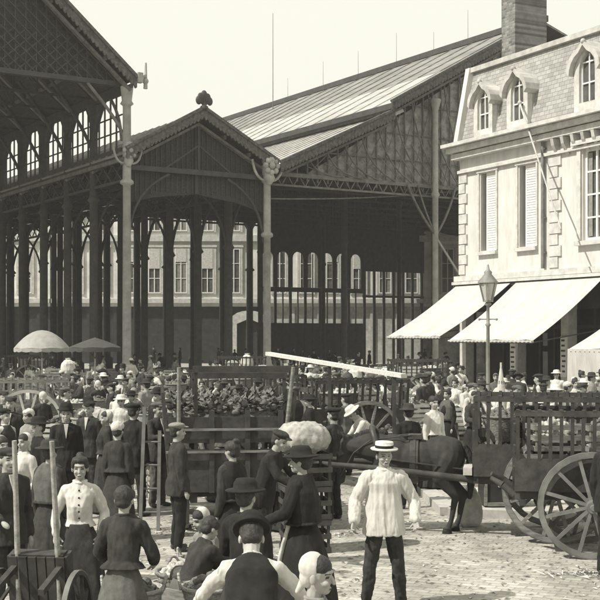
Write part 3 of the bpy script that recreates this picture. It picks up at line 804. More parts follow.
class Blob:
    """overlapping closed pieces that are fused into one continuous surface"""
    def __init__(s): s.v = []; s.f = []
    def _a(s, vs, fs, T=None):
        o = len(s.v); s.v += [(T(Vector(p)) if T else Vector(p)) for p in vs]; s.f += [tuple(i + o for i in f) for f in fs]
    def cap(s, p0, r0, p1, r1, T=None, n=10): s._a(*cap_pts(p0, r0, p1, r1, n), T)
    def chain(s, pts, T=None):
        for (p0, r0), (p1, r1) in zip(pts[:-1], pts[1:]): s.cap(p0, r0, p1, r1, T)
    def ell(s, c, r, T=None, M=None, n=14, m=10):
        vs = []; c = Vector(c)
        for j in range(1, m):
            for i in range(n):
                t = 2 * pi * i / n; p = pi * j / m
                q = Vector((r[0] * sin(p) * cos(t), r[1] * sin(p) * sin(t), -r[2] * cos(p)))
                vs.append(c + (M @ q if M else q))
        b = Vector((0, 0, -r[2])); t_ = Vector((0, 0, r[2]))
        vs += [c + (M @ b if M else b), c + (M @ t_ if M else t_)]
        k = (m - 1) * n
        fs = [(j * n + i, j * n + (i + 1) % n, (j + 1) * n + (i + 1) % n, (j + 1) * n + i) for j in range(m - 2) for i in range(n)]
        fs += [(k, (i + 1) % n, i) for i in range(n)] + [(k + 1, (m - 2) * n + i, (m - 2) * n + (i + 1) % n) for i in range(n)]
        s._a(vs, fs, T)
    def loft(s, rings, T=None, n=20, fold=0, nf=9, p=2.4):
        """rings: (x,y,z,rx,ry)"""
        vs = []; K = len(rings)
        for j, (x, y, z, rx, ry) in enumerate(rings):
            for i in range(n):
                t = 2 * pi * i / n; cx, cy = cos(t), sin(t)
                cx = abs(cx) ** (2 / p) * (1 if cx > 0 else -1); cy = abs(cy) ** (2 / p) * (1 if cy > 0 else -1)
                k = 1 + fold * (j / K) * sin(nf * t + 1.3 * sin(2 * t))
                vs.append((x + rx * k * cx, y + ry * k * cy, z))
        fs = [(j * n + i, j * n + (i + 1) % n, (j + 1) * n + (i + 1) % n, (j + 1) * n + i) for j in range(K - 1) for i in range(n)]
        if rings[0][2] > rings[-1][2]: fs = [tuple(reversed(f)) for f in fs]; c0 = tuple(range(n)); c1 = tuple(reversed(range((K - 1) * n, K * n)))
        else: c0 = tuple(reversed(range(n))); c1 = tuple(range((K - 1) * n, K * n))
        fs += [c0, c1]
        s._a(vs, fs, T)
    def build(s, name, m, parent, voxel=.012, smooth=2, wrinkle=0.0, wscale=14, wst=(1, 1, .35), facefn=None, mats2=None):
        me = bpy.data.meshes.new('t'); me.from_pydata([tuple(v) for v in s.v], [], s.f); me.update()
        o = bpy.data.objects.new('t', me); COL.objects.link(o)
        md = o.modifiers.new('r', 'REMESH'); md.mode = 'VOXEL'; md.voxel_size = voxel; md.adaptivity = 0
        if smooth: ms = o.modifiers.new('s', 'SMOOTH'); ms.iterations = smooth; ms.factor = .5
        dg = bpy.context.evaluated_depsgraph_get(); dg.update()
        nm = bpy.data.meshes.new_from_object(o.evaluated_get(dg)); bpy.data.objects.remove(o); bpy.data.meshes.remove(me)
        nm.name = name; nm.materials.clear(); nm.materials.append(m)
        if wrinkle:
            nn = [v.normal.copy() for v in nm.vertices]
            for v, q in zip(nm.vertices, nn):
                p = Vector((v.co.x * wscale * wst[0], v.co.y * wscale * wst[1], v.co.z * wscale * wst[2]))
                h = noise.noise(p + Vector((3, 7, 1))) + .5 * noise.noise(p * 2.3)
                v.co += q * (h * wrinkle)
        if facefn:
            nm.materials.append(mats2)
            for p in nm.polygons:
                if facefn(p.center): p.material_index = 1
        nm.polygons.foreach_set('use_smooth', [True] * len(nm.polygons)); nm.update()
        ob = bpy.data.objects.new(name, nm); COL.objects.link(ob); ob.parent = parent
        return ob

def hand(B, w, d, nrm, side, T, curl=.5, grip=False):
    """palm, four unequal fingers with a knuckle bend, thumb from the side"""
    w = Vector(w); d = Vector(d).normalized(); nrm = Vector(nrm); nrm = (nrm - d * nrm.dot(d)).normalized(); s = d.cross(nrm).normalized() * side
    for q in (-.024, -.008, .008, .024):
        B.cap(w + s * q * .6, .015, w + d * .085 + s * q * 1.15, .014, T, 8)
    for q, L in ((.033, .066), (.011, .078), (-.012, .074), (-.034, .058)):
        a = w + d * .088 + s * q; f1 = (d * cos(curl * .6) + nrm * sin(curl * .6)); f2 = (d * cos(curl * 1.9) + nrm * sin(curl * 1.9))
        f1 = (f1 + s * q * 4).normalized()
        k = a + f1 * L * .55; B.cap(a, .0095, k, .009, T, 8); B.cap(k, .009, k + f2 * L * .5, .0075, T, 8)
    t0 = w + d * .02 + s * .028; t1 = t0 + (d * .6 + s * .75 + nrm * .25).normalized() * .045; t2 = t1 + (d * .9 + s * .25 + nrm * (.3 + curl * .5)).normalized() * .034
    B.cap(t0, .014, t1, .011, T, 8); B.cap(t1, .011, t2, .009, T, 8)

ARM_REST = ((.05, .02, -.285), (.0, -.07, -.245))
def make_person(H=1.7, vox=.012, lean=0, side_lean=0, headyaw=0, headpitch=0, armL=ARM_REST, armR=ARM_REST, legL=None, legR=None, hipz=.88,
                top='jacket', top_m=None, bottom='trousers', bottom_m=None, hat=None, hat_m=None, hair_m=None, bun=False, beard=False,
                fine=False, open_v=False, apron=None, shawl=None, sleeves='long', woman=False, stance=.1, curl=.5, skirt_r=.3, vest=None):
    """figure facing local -y, feet on z=0, built at the origin"""
    root = empty('person')
    s = H / 1.7
    top_m = top_m or M_dark; bottom_m = bottom_m or M_dark; hair_m = hair_m or M_hair; hat_m = hat_m or M_dark
    Ml = Matrix.Rotation(lean, 3, 'X') @ Matrix.Rotation(side_lean, 3, 'Y')      # positive lean = forward
    hip = Vector((0, 0, hipz))
    def TU(p):
        q = Vector(p) - Vector((0, 0, .88)); a = Ml @ q
        return (a + hip) * s
    Mh = Matrix.Rotation(headyaw, 3, 'Z') @ Matrix.Rotation(headpitch, 3, 'X'); nk = Vector((0, .01, 1.46))
    def TH(p): return TU(Mh @ (Vector(p) - nk) + nk)
    def TL(p): return Vector(p) * s
    # ---- skeleton
    sw = .142 if woman else .165
    arms = {}
    for sg, a in ((-1, armL), (1, armR)):
        sh = TU((sg * sw, 0, 1.35)) / s
        e = sh + Vector((a[0][0] * sg, a[0][1], a[0][2])); w = e + Vector((a[1][0] * sg, a[1][1], a[1][2])); arms[sg] = (sh, e, w)
    legs = {}
    for sg, l in ((-1, legL), (1, legR)):
        h = Vector((sg * .09, 0, 0)) + hip + Ml @ Vector((0, 0, 0)); h.z = hipz - .0
        if l is None: k_ = Vector((sg * (stance * .6 + .04), -.02, .475)); a_ = Vector((sg * (stance + .01), .02, .085))
        else: k_, a_ = Vector(l[0]), Vector(l[1])
        legs[sg] = (h, k_, a_)
    # ---- body (skin), one continuous mesh
    B = Blob()
    B.ell((0, .012, 1.60), (.075, .092, .095), TH); B.ell((0, -.012, 1.54), (.06, .07, .075), TH); B.ell((0, -.05, 1.50), (.032, .035, .03), TH)
    B.cap((0, -.085, 1.585), .009, (0, -.103, 1.55), .014, TH, 8); B.ell((0, -.062, 1.612), (.05, .03, .016), TH)
    for sg in (-1, 1):
        B.ell((sg * .077, .012, 1.565), (.011, .02, .032), TH); B.ell((sg * .036, -.06, 1.545), (.022, .024, .02), TH)
    B.ell((0, -.078, 1.512), (.024, .014, .011), TH)
    B.cap((0, .02, 1.40), .058 if not woman else .048, (0, .008, 1.5), .055 if not woman else .046, TU)
    kb = .74 if woman else .9
    B.loft([(0, 0, .84, .15 * kb, .10 * kb), (0, 0, .95, .145 * kb, .10 * kb), (0, 0, 1.05, .115 * kb, .09 * kb), (0, 0, 1.2, .145 * kb, .1 * kb), (0, 0, 1.32, .15 * kb, .09 * kb), (0, 0, 1.38, .12 * kb, .065 * kb), (0, 0, 1.43, .05, .045)], TU)
    for sg in (-1, 1):
        sh, e, w = arms[sg]
        B.chain([(sh, .05), (e, .038), (w, .027)], TL)
        B.cap(TU((sg * .07, 0, 1.38)) / s, .045, sh, .045, TL)
        d = (w - e).normalized()
        if fine: hand(B, w, d, (-sg * .7, -.6, .1), sg, TL, curl)
        else: B.ell(w + d * .07, (.03, .03, .06), TL, M=d.to_track_quat('Z', 'Y').to_matrix()); B.cap(w + d * .02, .016, w + d * .07 + Vector((-.0, -.035, 0)), .011, TL)
        h, k_, a_ = legs[sg]
        B.chain([(h, .055 if woman else .075), (k_, .048), (a_, .036)], TL)
    face = None
    if True:
        invs = []
        def fcol(c):
            for q, r in feats:
                d = c - q
                if abs(d.x) < r[0] and abs(d.y) < r[1] and abs(d.z) < r[2]: return True
            return False
        feats = []
        for sg in (-1, 1):
            feats.append((TH((sg * .031, -.082, 1.583)), (.013 * s, .03, .0065 * s))); feats.append((TH((sg * .033, -.085, 1.604)), (.018 * s, .03, .004 * s)))
        feats.append((TH((0, -.09, 1.512)), (.020 * s, .028, .005 * s)))
        if abs(headyaw) > .8: feats = []
        B.build('body', M_skin, root, vox * (.62 if fine else 1), 1 if fine else 2, facefn=fcol, mats2=M_face)
    # ---- top garment
    G = Blob(); wk = .013 if top != 'smock' else .012
    if top in ('jacket', 'blouse', 'shirt', 'smock', 'waistcoat'):
        r = .0 if top in ('blouse', 'shirt', 'waistcoat') else .01
        hem = {'jacket': .74, 'smock': .76, 'blouse': .93, 'shirt': .9, 'waistcoat': .9}[top]
        if woman and top in ('jacket', 'blouse'): hem = .985
        fl = {'jacket': .03, 'smock': .05}.get(top, .0)
        wz = .105 if woman else .13
        bust = .025 if woman else 0
        rings = [(0, 0, hem, .165 + r + fl, .125 + r + fl), (0, 0, .93, .155 + r + fl * .7, .122 + r + fl * .6), (0, 0, 1.05, wz + .02 + r + (.035 if top == 'smock' else 0), .105 + r + (.03 if top == 'smock' else 0)),
                 (0, -bust, 1.2, sw - .012 + r, .115 + r + bust * .6), (0, -bust * .6, 1.3, sw + r, .115 + r), (0, 0, 1.37, sw - .02 + r, .085 + r), (0, .005, 1.42, .09 + r, .065 + r), (0, .008, 1.455, .064, .062)]
        if hem >= .93: rings.pop(1)
        rings.sort(key=lambda q: q[2])
        G.loft(rings, TU, fold=0, n=24)
        if top == 'smock':
            for q in range(13):
                t = 2 * pi * q / 13 + .2; G.cap((cos(t) * (sw - .03), sin(t) * .085, 1.3), .028, (cos(t + .06) * .205, sin(t + .06) * .165, .79 + .02 * (q % 3)), .026, TU, 8)
        for sg in (-1, 1):
            sh, e, w = arms[sg]; ra = .054 + r * .8 + (.014 if top in ('smock',) else .004 if woman else 0)
            G.cap(TU((sg * .07, 0, 1.375)) / s, .058 + r, sh, .056 + r, TL)
            if sleeves == 'long':
                cuff = e.lerp(w, .93)
                G.chain([(sh, ra + .006), (sh.lerp(e, .6), ra), (e, ra * .88), (e.lerp(w, .5), ra * .84), (cuff, ra * (.72 if top != 'smock' else .8))], TL)
            else:
                cuff = e.lerp(w, .15); G.chain([(sh, ra + .006), (e, ra * .95), (cuff, ra * .9)], TL)
        gar = G.build(top, top_m, root, vox, 2 if top != 'smock' else 1, wrinkle=wk, wscale=15 if top != 'smock' else 24, wst=(1, 1, .35) if top != 'smock' else (1, 1, .14))
    if fine and not vest and not shawl:
        # collar and a row of buttons sewn on the front
        G = Blob()
        for i in range(14):
            t0, t1 = 2 * pi * i / 14, 2 * pi * (i + 1) / 14
            G.cap((.066 * cos(t0), .062 * sin(t0) + .004, 1.448 - .02 * max(0, -sin(t0))), .014, (.066 * cos(t1), .062 * sin(t1) + .004, 1.448 - .02 * max(0, -sin(t1))), .014, TU, 8)
        G.build('collar', top_m, root, .009, 1)
        if abs(lean) < .3 and top != 'smock':
            P = [v.co for v in gar.data.vertices if abs(v.co.x) < .02 * s]
            for q in range(6):
                z = (1.36 - q * .07) * s; c_ = [p for p in P if abs(p.z - z) < .012]
                if c_:
                    yy = min(p.y for p in c_); m = MB(); m.sphere((0, yy - .001, z), .0095, 8, 6, (1, .5, 1)); m.build('button', M_black if top_m is M_blouse else M_midgrey, root)
    # ---- bottom
    if bottom == 'trousers':
        G = Blob()
        G.loft([(0, 0, hipz - .07, .15, .115), (0, 0, hipz + .05, .165, .125), (0, 0, hipz + .12, .16, .12)], TL)
        for sg in (-1, 1):
            h, k_, a_ = legs[sg]
            if hipz > .7: h = Vector((sg * .085, 0, hipz - .04))
            G.chain([(h, .098), (h.lerp(k_, .5), .09), (k_, .074), (k_.lerp(a_, .55), .068), (a_ + Vector((0, 0, .0)), .062)], TL)
        G.build('trousers', bottom_m, root, vox, 1, wrinkle=.014, wscale=13, wst=(1, 1, .7))
    else:
        n_ = 44 if fine else 26
        if hipz > .7:
            G = Blob(); fo = skirt_r
            G.loft([(0, 0.02, .03, fo * 1.0, fo * .95), (0, .02, .2, fo * .93, fo * .88), (0, .015, .5, fo * .8, fo * .74), (0, .01, .75, .205, .18), (0, 0, .9, .168, .142), (0, 0, 1.0, .125, .105), (0, 0, 1.03, .105, .09)][::-1], TL, n=n_, fold=.045, nf=11, p=2.1)
        else:
            G = Blob(); kx = (legs[-1][1] + legs[1][1]) / 2; ax = (legs[-1][2] + legs[1][2]) / 2
            G.loft([(0, 0, hipz + .16, .14, .12), (0, 0, hipz + .05, .19, .17), (0, 0, max(.06, hipz - .12), .2, .18)], TL)
            for q in (-.13, 0, .13): G.cap((q * .8, -.02, hipz + .02), .12, (kx.x + q, kx.y, kx.z), .11, TL); G.cap((kx.x + q, kx.y, kx.z), .11, (ax.x + q * 1.3, ax.y - .02, .12), .11, TL)
        G.build('skirt', bottom_m, root, vox, 1, wrinkle=.012, wscale=12, wst=(1, 1, .15))
    if apron:
        G = Blob()
        if hipz > .7: G.loft([(0, -.105, 1.02, .10, .03), (0, -.155, .8, .16, .03), (0, -.215, .45, .2, .03), (0, -.25, .22, .22, .03)], TL, n=24)
        else: G.loft([(0, -.11, hipz + .14, .10, .03), (0, -.2, hipz + .08, .16, .06)], TL)
        G.build('apron', apron, root, vox, 1, wrinkle=.006)
    if shawl:
        G = Blob(); G.loft([(0, .01, 1.0, .19, .14), (0, .01, 1.2, .205, .15), (0, .0, 1.3, .205, .14), (0, 0, 1.39, .165, .105), (0, .01, 1.455, .085, .08)], TU, n=24, fold=.0)
        G.build('shawl', shawl, root, vox, 2, wrinkle=.012, wscale=10)
    if vest:
        G = Blob(); G.loft([(0, 0, .9, .178, .14), (0, 0, 1.05, .168, .132), (0, 0, 1.2, .178, .14), (0, 0, 1.3, .178, .14), (0, 0, 1.385, .13, .098), (0, .005, 1.44, .075, .075)], TU, n=24)
        G.build('waistcoat', vest, root, vox, 2, wrinkle=.008, wscale=11)
    if open_v:
        m = MB(); P = [TU(q) for q in ((-.035, -.105, 1.44), (.035, -.105, 1.44), (0, -.146, 1.22))]; Q = [p + Vector((0, .02, 0)) for p in P]
        m.add(P + Q, [(0, 2, 1), (3, 4, 5), (0, 1, 4, 3), (1, 2, 5, 4), (2, 0, 3, 5)]); m.build('shirt_front', M_blouse, root)
    # ---- shoes
    for sg in (-1, 1):
        h, k_, a_ = legs[sg]
        G = Blob(); f = Vector((sg * .03, -.15, 0)); b0 = Vector((a_.x, a_.y, max(.045, a_.z - .045)))
        G.cap(a_ + Vector((0, 0, .0)), .045, b0 + Vector((0, .02, -.005)), .04, TL); G.ell(b0 + Vector((f.x * .5, -.07, -.01)), (.042, .10, .035), TL); G.ell(b0 + Vector((f.x * .9, -.13, -.012)), (.045, .055, .028), TL)
        G.build('shoe', M_leather, root, max(.010, vox), 1)
    # ---- hair and hats
    G = Blob()
    if hair_m and hat != 'scarf':
        G.ell((0, .028, 1.615), (.083, .09, .092), TH); G.ell((0, .05, 1.56), (.072, .06, .06), TH)
        if bun: G.ell((0, .07, 1.70), (.045, .045, .035), TH); G.ell((0, .0, 1.66), (.082, .085, .045), TH)
        if woman:
            for sg in (-1, 1): G.ell((sg * .065, .0, 1.62), (.028, .06, .05), TH)
        G.build('hair', hair_m, root, vox * .9, 1, wrinkle=.005, wscale=40)
    if beard:
        G = Blob(); G.ell((0, -.055, 1.49), (.05, .045, .04), TH); G.ell((0, -.09, 1.525), (.035, .015, .01), TH); G.build('beard', hair_m, root, .008, 1, wrinkle=.003, wscale=40)
    if hat:
        m = MB()
        if hat == 'cap':
            G = Blob(); G.ell((0, .02, 1.665), (.105, .115, .042), TH); G.ell((0, .01, 1.645), (.09, .1, .035), TH); G.ell((0, -.095, 1.642), (.065, .055, .012), TH)
            G.build('flat_cap', hat_m, root, .01, 1, wrinkle=.004, wscale=20)
        elif hat == 'boater':
            m.lathe([(.14, 1.642), (.145, 1.65), (.14, 1.658), (.095, 1.66), (.094, 1.72), (.09, 1.725), (.001, 1.727)], (0, .005, 0), 24, 1, 1.08)
            m.v = [tuple(TH(p)) for p in m.v]; ho = m.build('straw_hat', hat_m, root)
            m = MB(); m.lathe([(.0965, 1.661), (.0965, 1.69)], (0, .005, 0), 24, 1, 1.08, close=False); m.v = [tuple(TH(p)) for p in m.v]; m.build('hat_band', M_black, ho)
        elif hat == 'bowler':
            m.lathe([(.125, 1.64), (.135, 1.655), (.125, 1.652), (.09, 1.65), (.092, 1.70), (.08, 1.745), (.05, 1.765), (.001, 1.77)], (0, .01, 0), 20, 1, 1.15)
            m.v = [tuple(TH(p)) for p in m.v]; m.build('bowler_hat', hat_m, root)
        elif hat == 'wide':
            m.lathe([(.15, 1.628), (.165, 1.637), (.155, 1.645), (.1, 1.655), (.095, 1.70), (.075, 1.735), (.001, 1.745)], (0, .01, 0), 22, 1, 1.05, fn=lambda t, z: 1 + .06 * sin(2 * t))
            m.v = [tuple(TH(p)) for p in m.v]; m.build('brimmed_hat', hat_m, root)
        elif hat == 'scarf':
            G = Blob(); G.ell((0, .038, 1.628), (.087, .088, .092), TH); G.ell((0, .06, 1.565), (.066, .055, .068), TH); G.cap((0, .09, 1.52), .026, (0, .115, 1.465), .016, TH)
            G.build('headscarf', hat_m, root, vox * .8, 1, wrinkle=.003, wscale=22)
            G = Blob(); G.ell((0, .004, 1.634), (.0785, .087, .074), TH); G.build('hair', hair_m, root, vox * .9, 1)
        elif hat == 'bonnet':
            G = Blob(); G.ell((0, .03, 1.64), (.095, .1, .09), TH); G.ell((0, -.01, 1.66), (.09, .09, .05), TH); G.build('bonnet', hat_m, root, vox * .8, 1, wrinkle=.008, wscale=25)
    root['_h'] = H
    return root

def put(o, pos, rz=0, label=None, group=None, cat='person', scale=None):
    o.location = (pos[0], pos[1], gz(pos[0], pos[1]) + (pos[2] if len(pos) > 2 else 0)); o.rotation_euler = (0, 0, rz)
    if scale: o.scale = (scale,) * 3
    if '_h' in o: del o['_h']
    tag(o, label, cat, group)
    return o

# ================================================================ CARTS, HORSE, GOODS
def wheel(parent, c, r, axis, m=M_wood, spokes=12, tyre_m=M_ironmid, w=.07, dish=.05):
    """spoked cart wheel; axis = outward unit vector"""
    ax = Vector(axis).normalized(); u = Vector((0, 0, 1)); v = ax.cross(u).normalized(); c = Vector(c)
    m_ = MB(); n = 28
    def ring(mb, ri, ro, wd):
        vs = []
        for i in range(n):
            t = 2 * pi * i / n; d = u * cos(t) + v * sin(t)
            for (q, o) in ((ri, -wd / 2), (ro, -wd / 2), (ro, wd / 2), (ri, wd / 2)): vs.append(c + d * q + ax * o)
        fs = []
        for i in range(n):
            a = 4 * i; b = 4 * ((i + 1) % n)
            for j in range(4): fs.append((a + j, a + (j + 1) % 4, b + (j + 1) % 4, b + j))
        mb.add(vs, fs)
    ring(m_, r * .89, r * .98, w)
    for i in range(spokes):
        t = 2 * pi * (i + .5) / spokes; d = u * cos(t) + v * sin(t)
        m_.bar(c + d * r * .1 + ax * dish, c + d * r * .9, .045 * r / .7, .045 * r / .7, up=ax)
    o = m_.build('wheel', m, parent)
    t_ = MB(); ring(t_, r * .981, r, w * .9); t_.build('tyre', tyre_m, o)
    h = MB(); h.tube(c - ax * .10, c + ax * .19, .1 * r / .7, .075 * r / .7, 12); h.tube(c + ax * .19, c + ax * .24, .04, .035, 8); h.build('hub', m, o)
    return o

# each maker builds around the origin, long axis along local x (front = -x), wheels on z=0
def two_wheel_cart(label, group=None, r=.72, L=2.3, Wd=1.15, sides=.9, m=M_wood, mw=M_wood, shaft=2.4, shaft_drop=0.0, cat='cart', rail=True, slatv=False, flare=.12, head=True):
    c = empty('market_cart'); tag(c, label, cat, group)
    zb = r + .16
    b = MB(); n = 7
    for i in range(n): b.box((0, -Wd / 2 + Wd * (i + .5) / n, zb), (L, Wd / n - .012, .04))
    for y in (-Wd / 2 + .06, Wd / 2 - .06): b.bar((-L / 2, y, zb - .07), (L / 2, y, zb - .07), .08, .1)
    for x in (-L / 2 + .1, 0, L / 2 - .1): b.bar((x, -Wd / 2, zb - .16), (x, Wd / 2, zb - .16), .08, .08)
    b.build('bed', m, c)
    a = MB(); a.tube((0.1, -Wd / 2 - .22, r), (0.1, Wd / 2 + .22, r), .045, .045, 8)
    for y in (-Wd / 2 + .1, Wd / 2 - .1): a.box((.1, y, r + .04), (.5, .06, .08))
    a.build('axle', m, c)
    for sg in (-1, 1): wheel(c, (.1, sg * (Wd / 2 + .15), r), r, (0, sg, 0), mw)
    for sg in (-1, 1):
        s_ = MB(); y0 = sg * (Wd / 2 - .02); y1 = sg * (Wd / 2 + flare)
        for k_ in range(4 if not slatv else 2):
            f = (k_ + .6) / (4 if not slatv else 1.6)
            s_.bar((-L / 2, y0 + (y1 - y0) * f, zb + sides * f), (L / 2, y0 + (y1 - y0) * f, zb + sides * f), .03, .07)
        if slatv: s_.bar((-L / 2, (y0 * .8 + y1 * .2) + sg * .03, zb + sides * .2), (L / 2, (y0 * .8 + y1 * .2) + sg * .03, zb + sides * .2), .025, sides * .42)
        npst = 5 if not slatv else 13
        for k_ in range(npst): x = -L / 2 + .04 + (L - .08) * k_ / (npst - 1); s_.bar((x, y0, zb), (x, y1, zb + sides + .05), .045, .04)
        s_.build('side_rack', m, c)
    if head:
        for x in (-L / 2, L / 2):
            h_ = MB()
            for k_ in range(3): h_.bar((x, -Wd / 2, zb + sides * (.25 + .28 * k_)), (x, Wd / 2, zb + sides * (.25 + .28 * k_)), .03, .09)
            for y in (-Wd / 4, Wd / 4): h_.bar((x, y, zb), (x, y, zb + sides * .9), .05, .04)
            h_.build('end_board', m, c)
    for sg in (-1, 1):
        s_ = MB(); s_.tube((L / 2 - .3, sg * Wd * .36, zb - .1), (-L / 2, sg * Wd * .36, zb - .08), .045, .05, 8)
        s_.tube((-L / 2, sg * Wd * .36, zb - .08), (-L / 2 - shaft * .5, sg * Wd * .34, zb + .04 - shaft_drop * .5), .05, .045, 8)
        s_.tube((-L / 2 - shaft * .5, sg * Wd * .34, zb + .04 - shaft_drop * .5), (-L / 2 - shaft, sg * Wd * .27, zb + .12 - shaft_drop), .045, .03, 8)
        s_.build('shaft', m, c)
    c['_top'] = zb
    return c
def handcart(label=None, group=None, r=.42, L=1.5, Wd=.85, m=M_wood, tilt=0):
    c = empty('handcart'); tag(c, label, 'handcart', group)
    zb = r + .1; b = MB()
    for i in range(6): b.box((0, -Wd / 2 + Wd * (i + .5) / 6, zb), (L, Wd / 6 - .012, .035))
    for y in (-Wd / 2, Wd / 2): b.box((0, y, zb + .08), (L, .03, .16))
    for x in (-L / 2, L / 2): b.box((x, 0, zb + .07), (.03, Wd - .04, .13))
    b.build('bed', m, c)
    for sg in (-1, 1): wheel(c, (.1, sg * (Wd / 2 + .1), r), r, (0, sg, 0), m, 10, w=.05)
    for sg in (-1, 1):
        s_ = MB(); s_.tube((L / 2, sg * Wd * .38, zb - .05), (-L / 2 - 1.0, sg * Wd * .33, zb + .12), .03, .022, 6); s_.build('shaft', m, c)
        s_ = MB(); s_.bar((-L / 2 + .1, sg * Wd * .4, 0), (-L / 2 + .1, sg * Wd * .4, zb), .05, .05); s_.build('leg', m, c)
    a = MB(); a.tube((.1, -Wd / 2 - .15, r), (.1, Wd / 2 + .15, r), .03, .03, 6); a.build('axle', M_ironmid, c)
    c['_top'] = zb
    return c

def heap_fn(seed, amp):
    return lambda x, y: amp * (noise.noise(Vector((x * 9, y * 9, seed))) + .6 * noise.noise(Vector((x * 21, y * 21, seed + 4))))
def heap(r, z0, h, m, parent, name='contents', seed=0, sx=1, sy=1):
    b = MB(); n = 20; K = 7; vs = []; f = heap_fn(seed, .055)
    for j in range(K + 1):
        q = (1 - j / K)
        for i in range(n):
            t = 2 * pi * i / n; x = r * q * cos(t) * sx; y = r * q * sin(t) * sy
            vs.append((x, y, z0 + h * (1 - q * q) + (f(x, y) if 0 < j else 0)))
    b.add(vs, [(j * n + i, j * n + (i + 1) % n, (j + 1) * n + (i + 1) % n, (j + 1) * n + i) for j in range(K) for i in range(n)], True)
    rnd = random.Random(seed)
    for _ in range(34):
        t = rnd.uniform(0, 2 * pi); q = rnd.random() ** .5 * .9; x = r * q * cos(t) * sx; y = r * q * sin(t) * sy
        b.sphere((x, y, z0 + h * (1 - q * q) + .015), rnd.uniform(.03, .055), 6, 4, (1, 1, rnd.uniform(.6, 1.2)))
    return b.build(name, m, parent)
def basket(r=.28, h=.3, m=M_wicker, fill=M_leaf, seed=0, oval=1.0, handles=True):
    c = empty('basket')
    b = MB()
    prof = [(r * .72, 0)] + [(r * (.72 + .28 * j / 10) + (.008 if j % 2 else 0), h * j / 10) for j in range(1, 11)] + [(r * 1.06, h), (r * 1.06, h + .03), (r * .95, h + .03), (r * .93, h * .7)]
    b.lathe(prof, n=24, sx=oval, fn=lambda t, z: 1 + .012 * sin(12 * t + z * 90))
    b.build('basket_body', m, c)
    if handles:
        for sg in (-1, 1):
            q = MB(); q.path(arcpts((sg * r * oval, -.08, h), (sg * r * oval, .08, h), (sg * .03, 0, .12), 6), .014, 5); q.build('handle', m, c)
    if fill: heap(r * .93, h * .75, h * .55, fill, c, seed=seed, sx=oval)
    return c
def crate(L=.6, Wd=.4, h=.28, m=M_woodpale, fill=M_leaf, seed=0):
    c = empty('crate'); b = MB()
    for sg in (-1, 1):
        for k_ in range(3):
            z = .04 + (h - .07) * k_ / 2
            b.box((0, sg * Wd / 2, z), (L, .014, .065)); b.box((sg * L / 2, 0, z), (.014, Wd - .02, .065))
    for sx_ in (-1, 1):
        for sy_ in (-1, 1): b.box((sx_ * (L / 2 - .03), sy_ * (Wd / 2 - .026), h / 2), (.035, .035, h))
    for k_ in range(4): b.box((0, -Wd / 2 + Wd * (k_ + .5) / 4, .012), (L - .03, Wd / 4 - .012, .015))
    b.build('slatted_box', m, c)
    if fill: heap(Wd * .44, h * .6, h * .55, fill, c, seed=seed, sx=L / Wd)
    return c
def sack(h=.7, r=.25, m=M_sack, seed=0, tie=True, name='sack'):
    B = Blob()
    B.loft([(0, 0, 0, r * .8, r * .75), (0, 0, .06, r, r * .95), (0, 0, h * .35, r * 1.08, r), (0, 0, h * .7, r * .9, r * .85), (0, 0, h * .88, r * .5, r * .5), (0, 0, h * .93, r * .22, r * .22), (0, 0, h, r * .42, r * .35)], n=18)
    o = B.build(name, m, None, .016, 1, wrinkle=.016, wscale=12, wst=(1, 1, .25))
    return o
def bundle(L, Wd, h, m, name='cloth_bundle', seed=0):
    B = Blob(); rnd = random.Random(seed)
    B.ell((0, 0, h * .5), (L / 2, Wd / 2, h / 2))
    for _ in range(7): B.ell((rnd.uniform(-.32, .32) * L, rnd.uniform(-.25, .25) * Wd, h * rnd.uniform(.35, .6)), (L * .26, Wd * .3, h * .42))
    return B.build(name, m, None, .018, 1, wrinkle=.035, wscale=9, wst=(1, 1, .5))
def parasol(r, h, m, peak=.35, flat=False, pole_m=M_woodpale):
    c = empty('market_parasol')
    p = MB(); p.tube((0, 0, 0), (0, 0, h + peak), .03, .025, 8); p.lathe([(.2, 0), (.2, .05), (.05, .12)]); p.build('pole', pole_m, c)
    b = MB(); n = 32; K = 6; vs = []
    for t_ in range(2):
        for j in range(K + 1):
            q = .02 + .98 * j / K
            for i in range(n):
                t = 2 * pi * i / n; sc = 1 - .05 * abs(sin(4 * t)) * q
                z = h + peak * (1 - q ** (2.0 if not flat else 1.2)) - t_ * .012 + .02 * abs(sin(4 * t)) * q * q
                vs.append((r * q * sc * cos(t), r * q * sc * sin(t), z))
    tot = (K + 1) * n
    fs = [(j * n + i, (j + 1) * n + i, (j + 1) * n + (i + 1) % n, j * n + (i + 1) % n) for j in range(K) for i in range(n)]
    fs += [tuple(reversed([q + tot for q in f])) for f in fs]
    b.add(vs, fs, True)
    rim = []
    for i in range(n):
        k2 = (i + 1) % n; a = K * n + i; bq = K * n + k2; rim.append((a, a + tot, bq + tot, bq))
    b.add(vs, rim)
    cn = b.build('canopy', m, c)
    v = MB(); vs = []
    for i in range(n * 2):
        t = pi * i / n; sc = 1 - .05 * abs(sin(4 * t)); x, y = r * sc * cos(t) * 1.001, r * sc * sin(t) * 1.001
        vs += [(x, y, h + .0), (x * 1.004, y * 1.004, h - .10 - .03 * abs(sin(8 * t)))]
    N2 = n * 2; v.add(vs, [(2 * i, 2 * i + 1, 2 * ((i + 1) % N2) + 1, 2 * ((i + 1) % N2)) for i in range(N2)]); v.build('fringe', m, cn)
    for i in range(8):
        t = 2 * pi * i / 8; q = MB(); q.tube((0, 0, h + peak - .03), (r * cos(t) * .98, r * sin(t) * .98, h - .015), .01, .01, 4); q.tube((0, 0, h - .35), (r * .5 * cos(t), r * .5 * sin(t), h + peak * .62), .01, .01, 4); q.build('rib', M_ironmid, c)
    return c
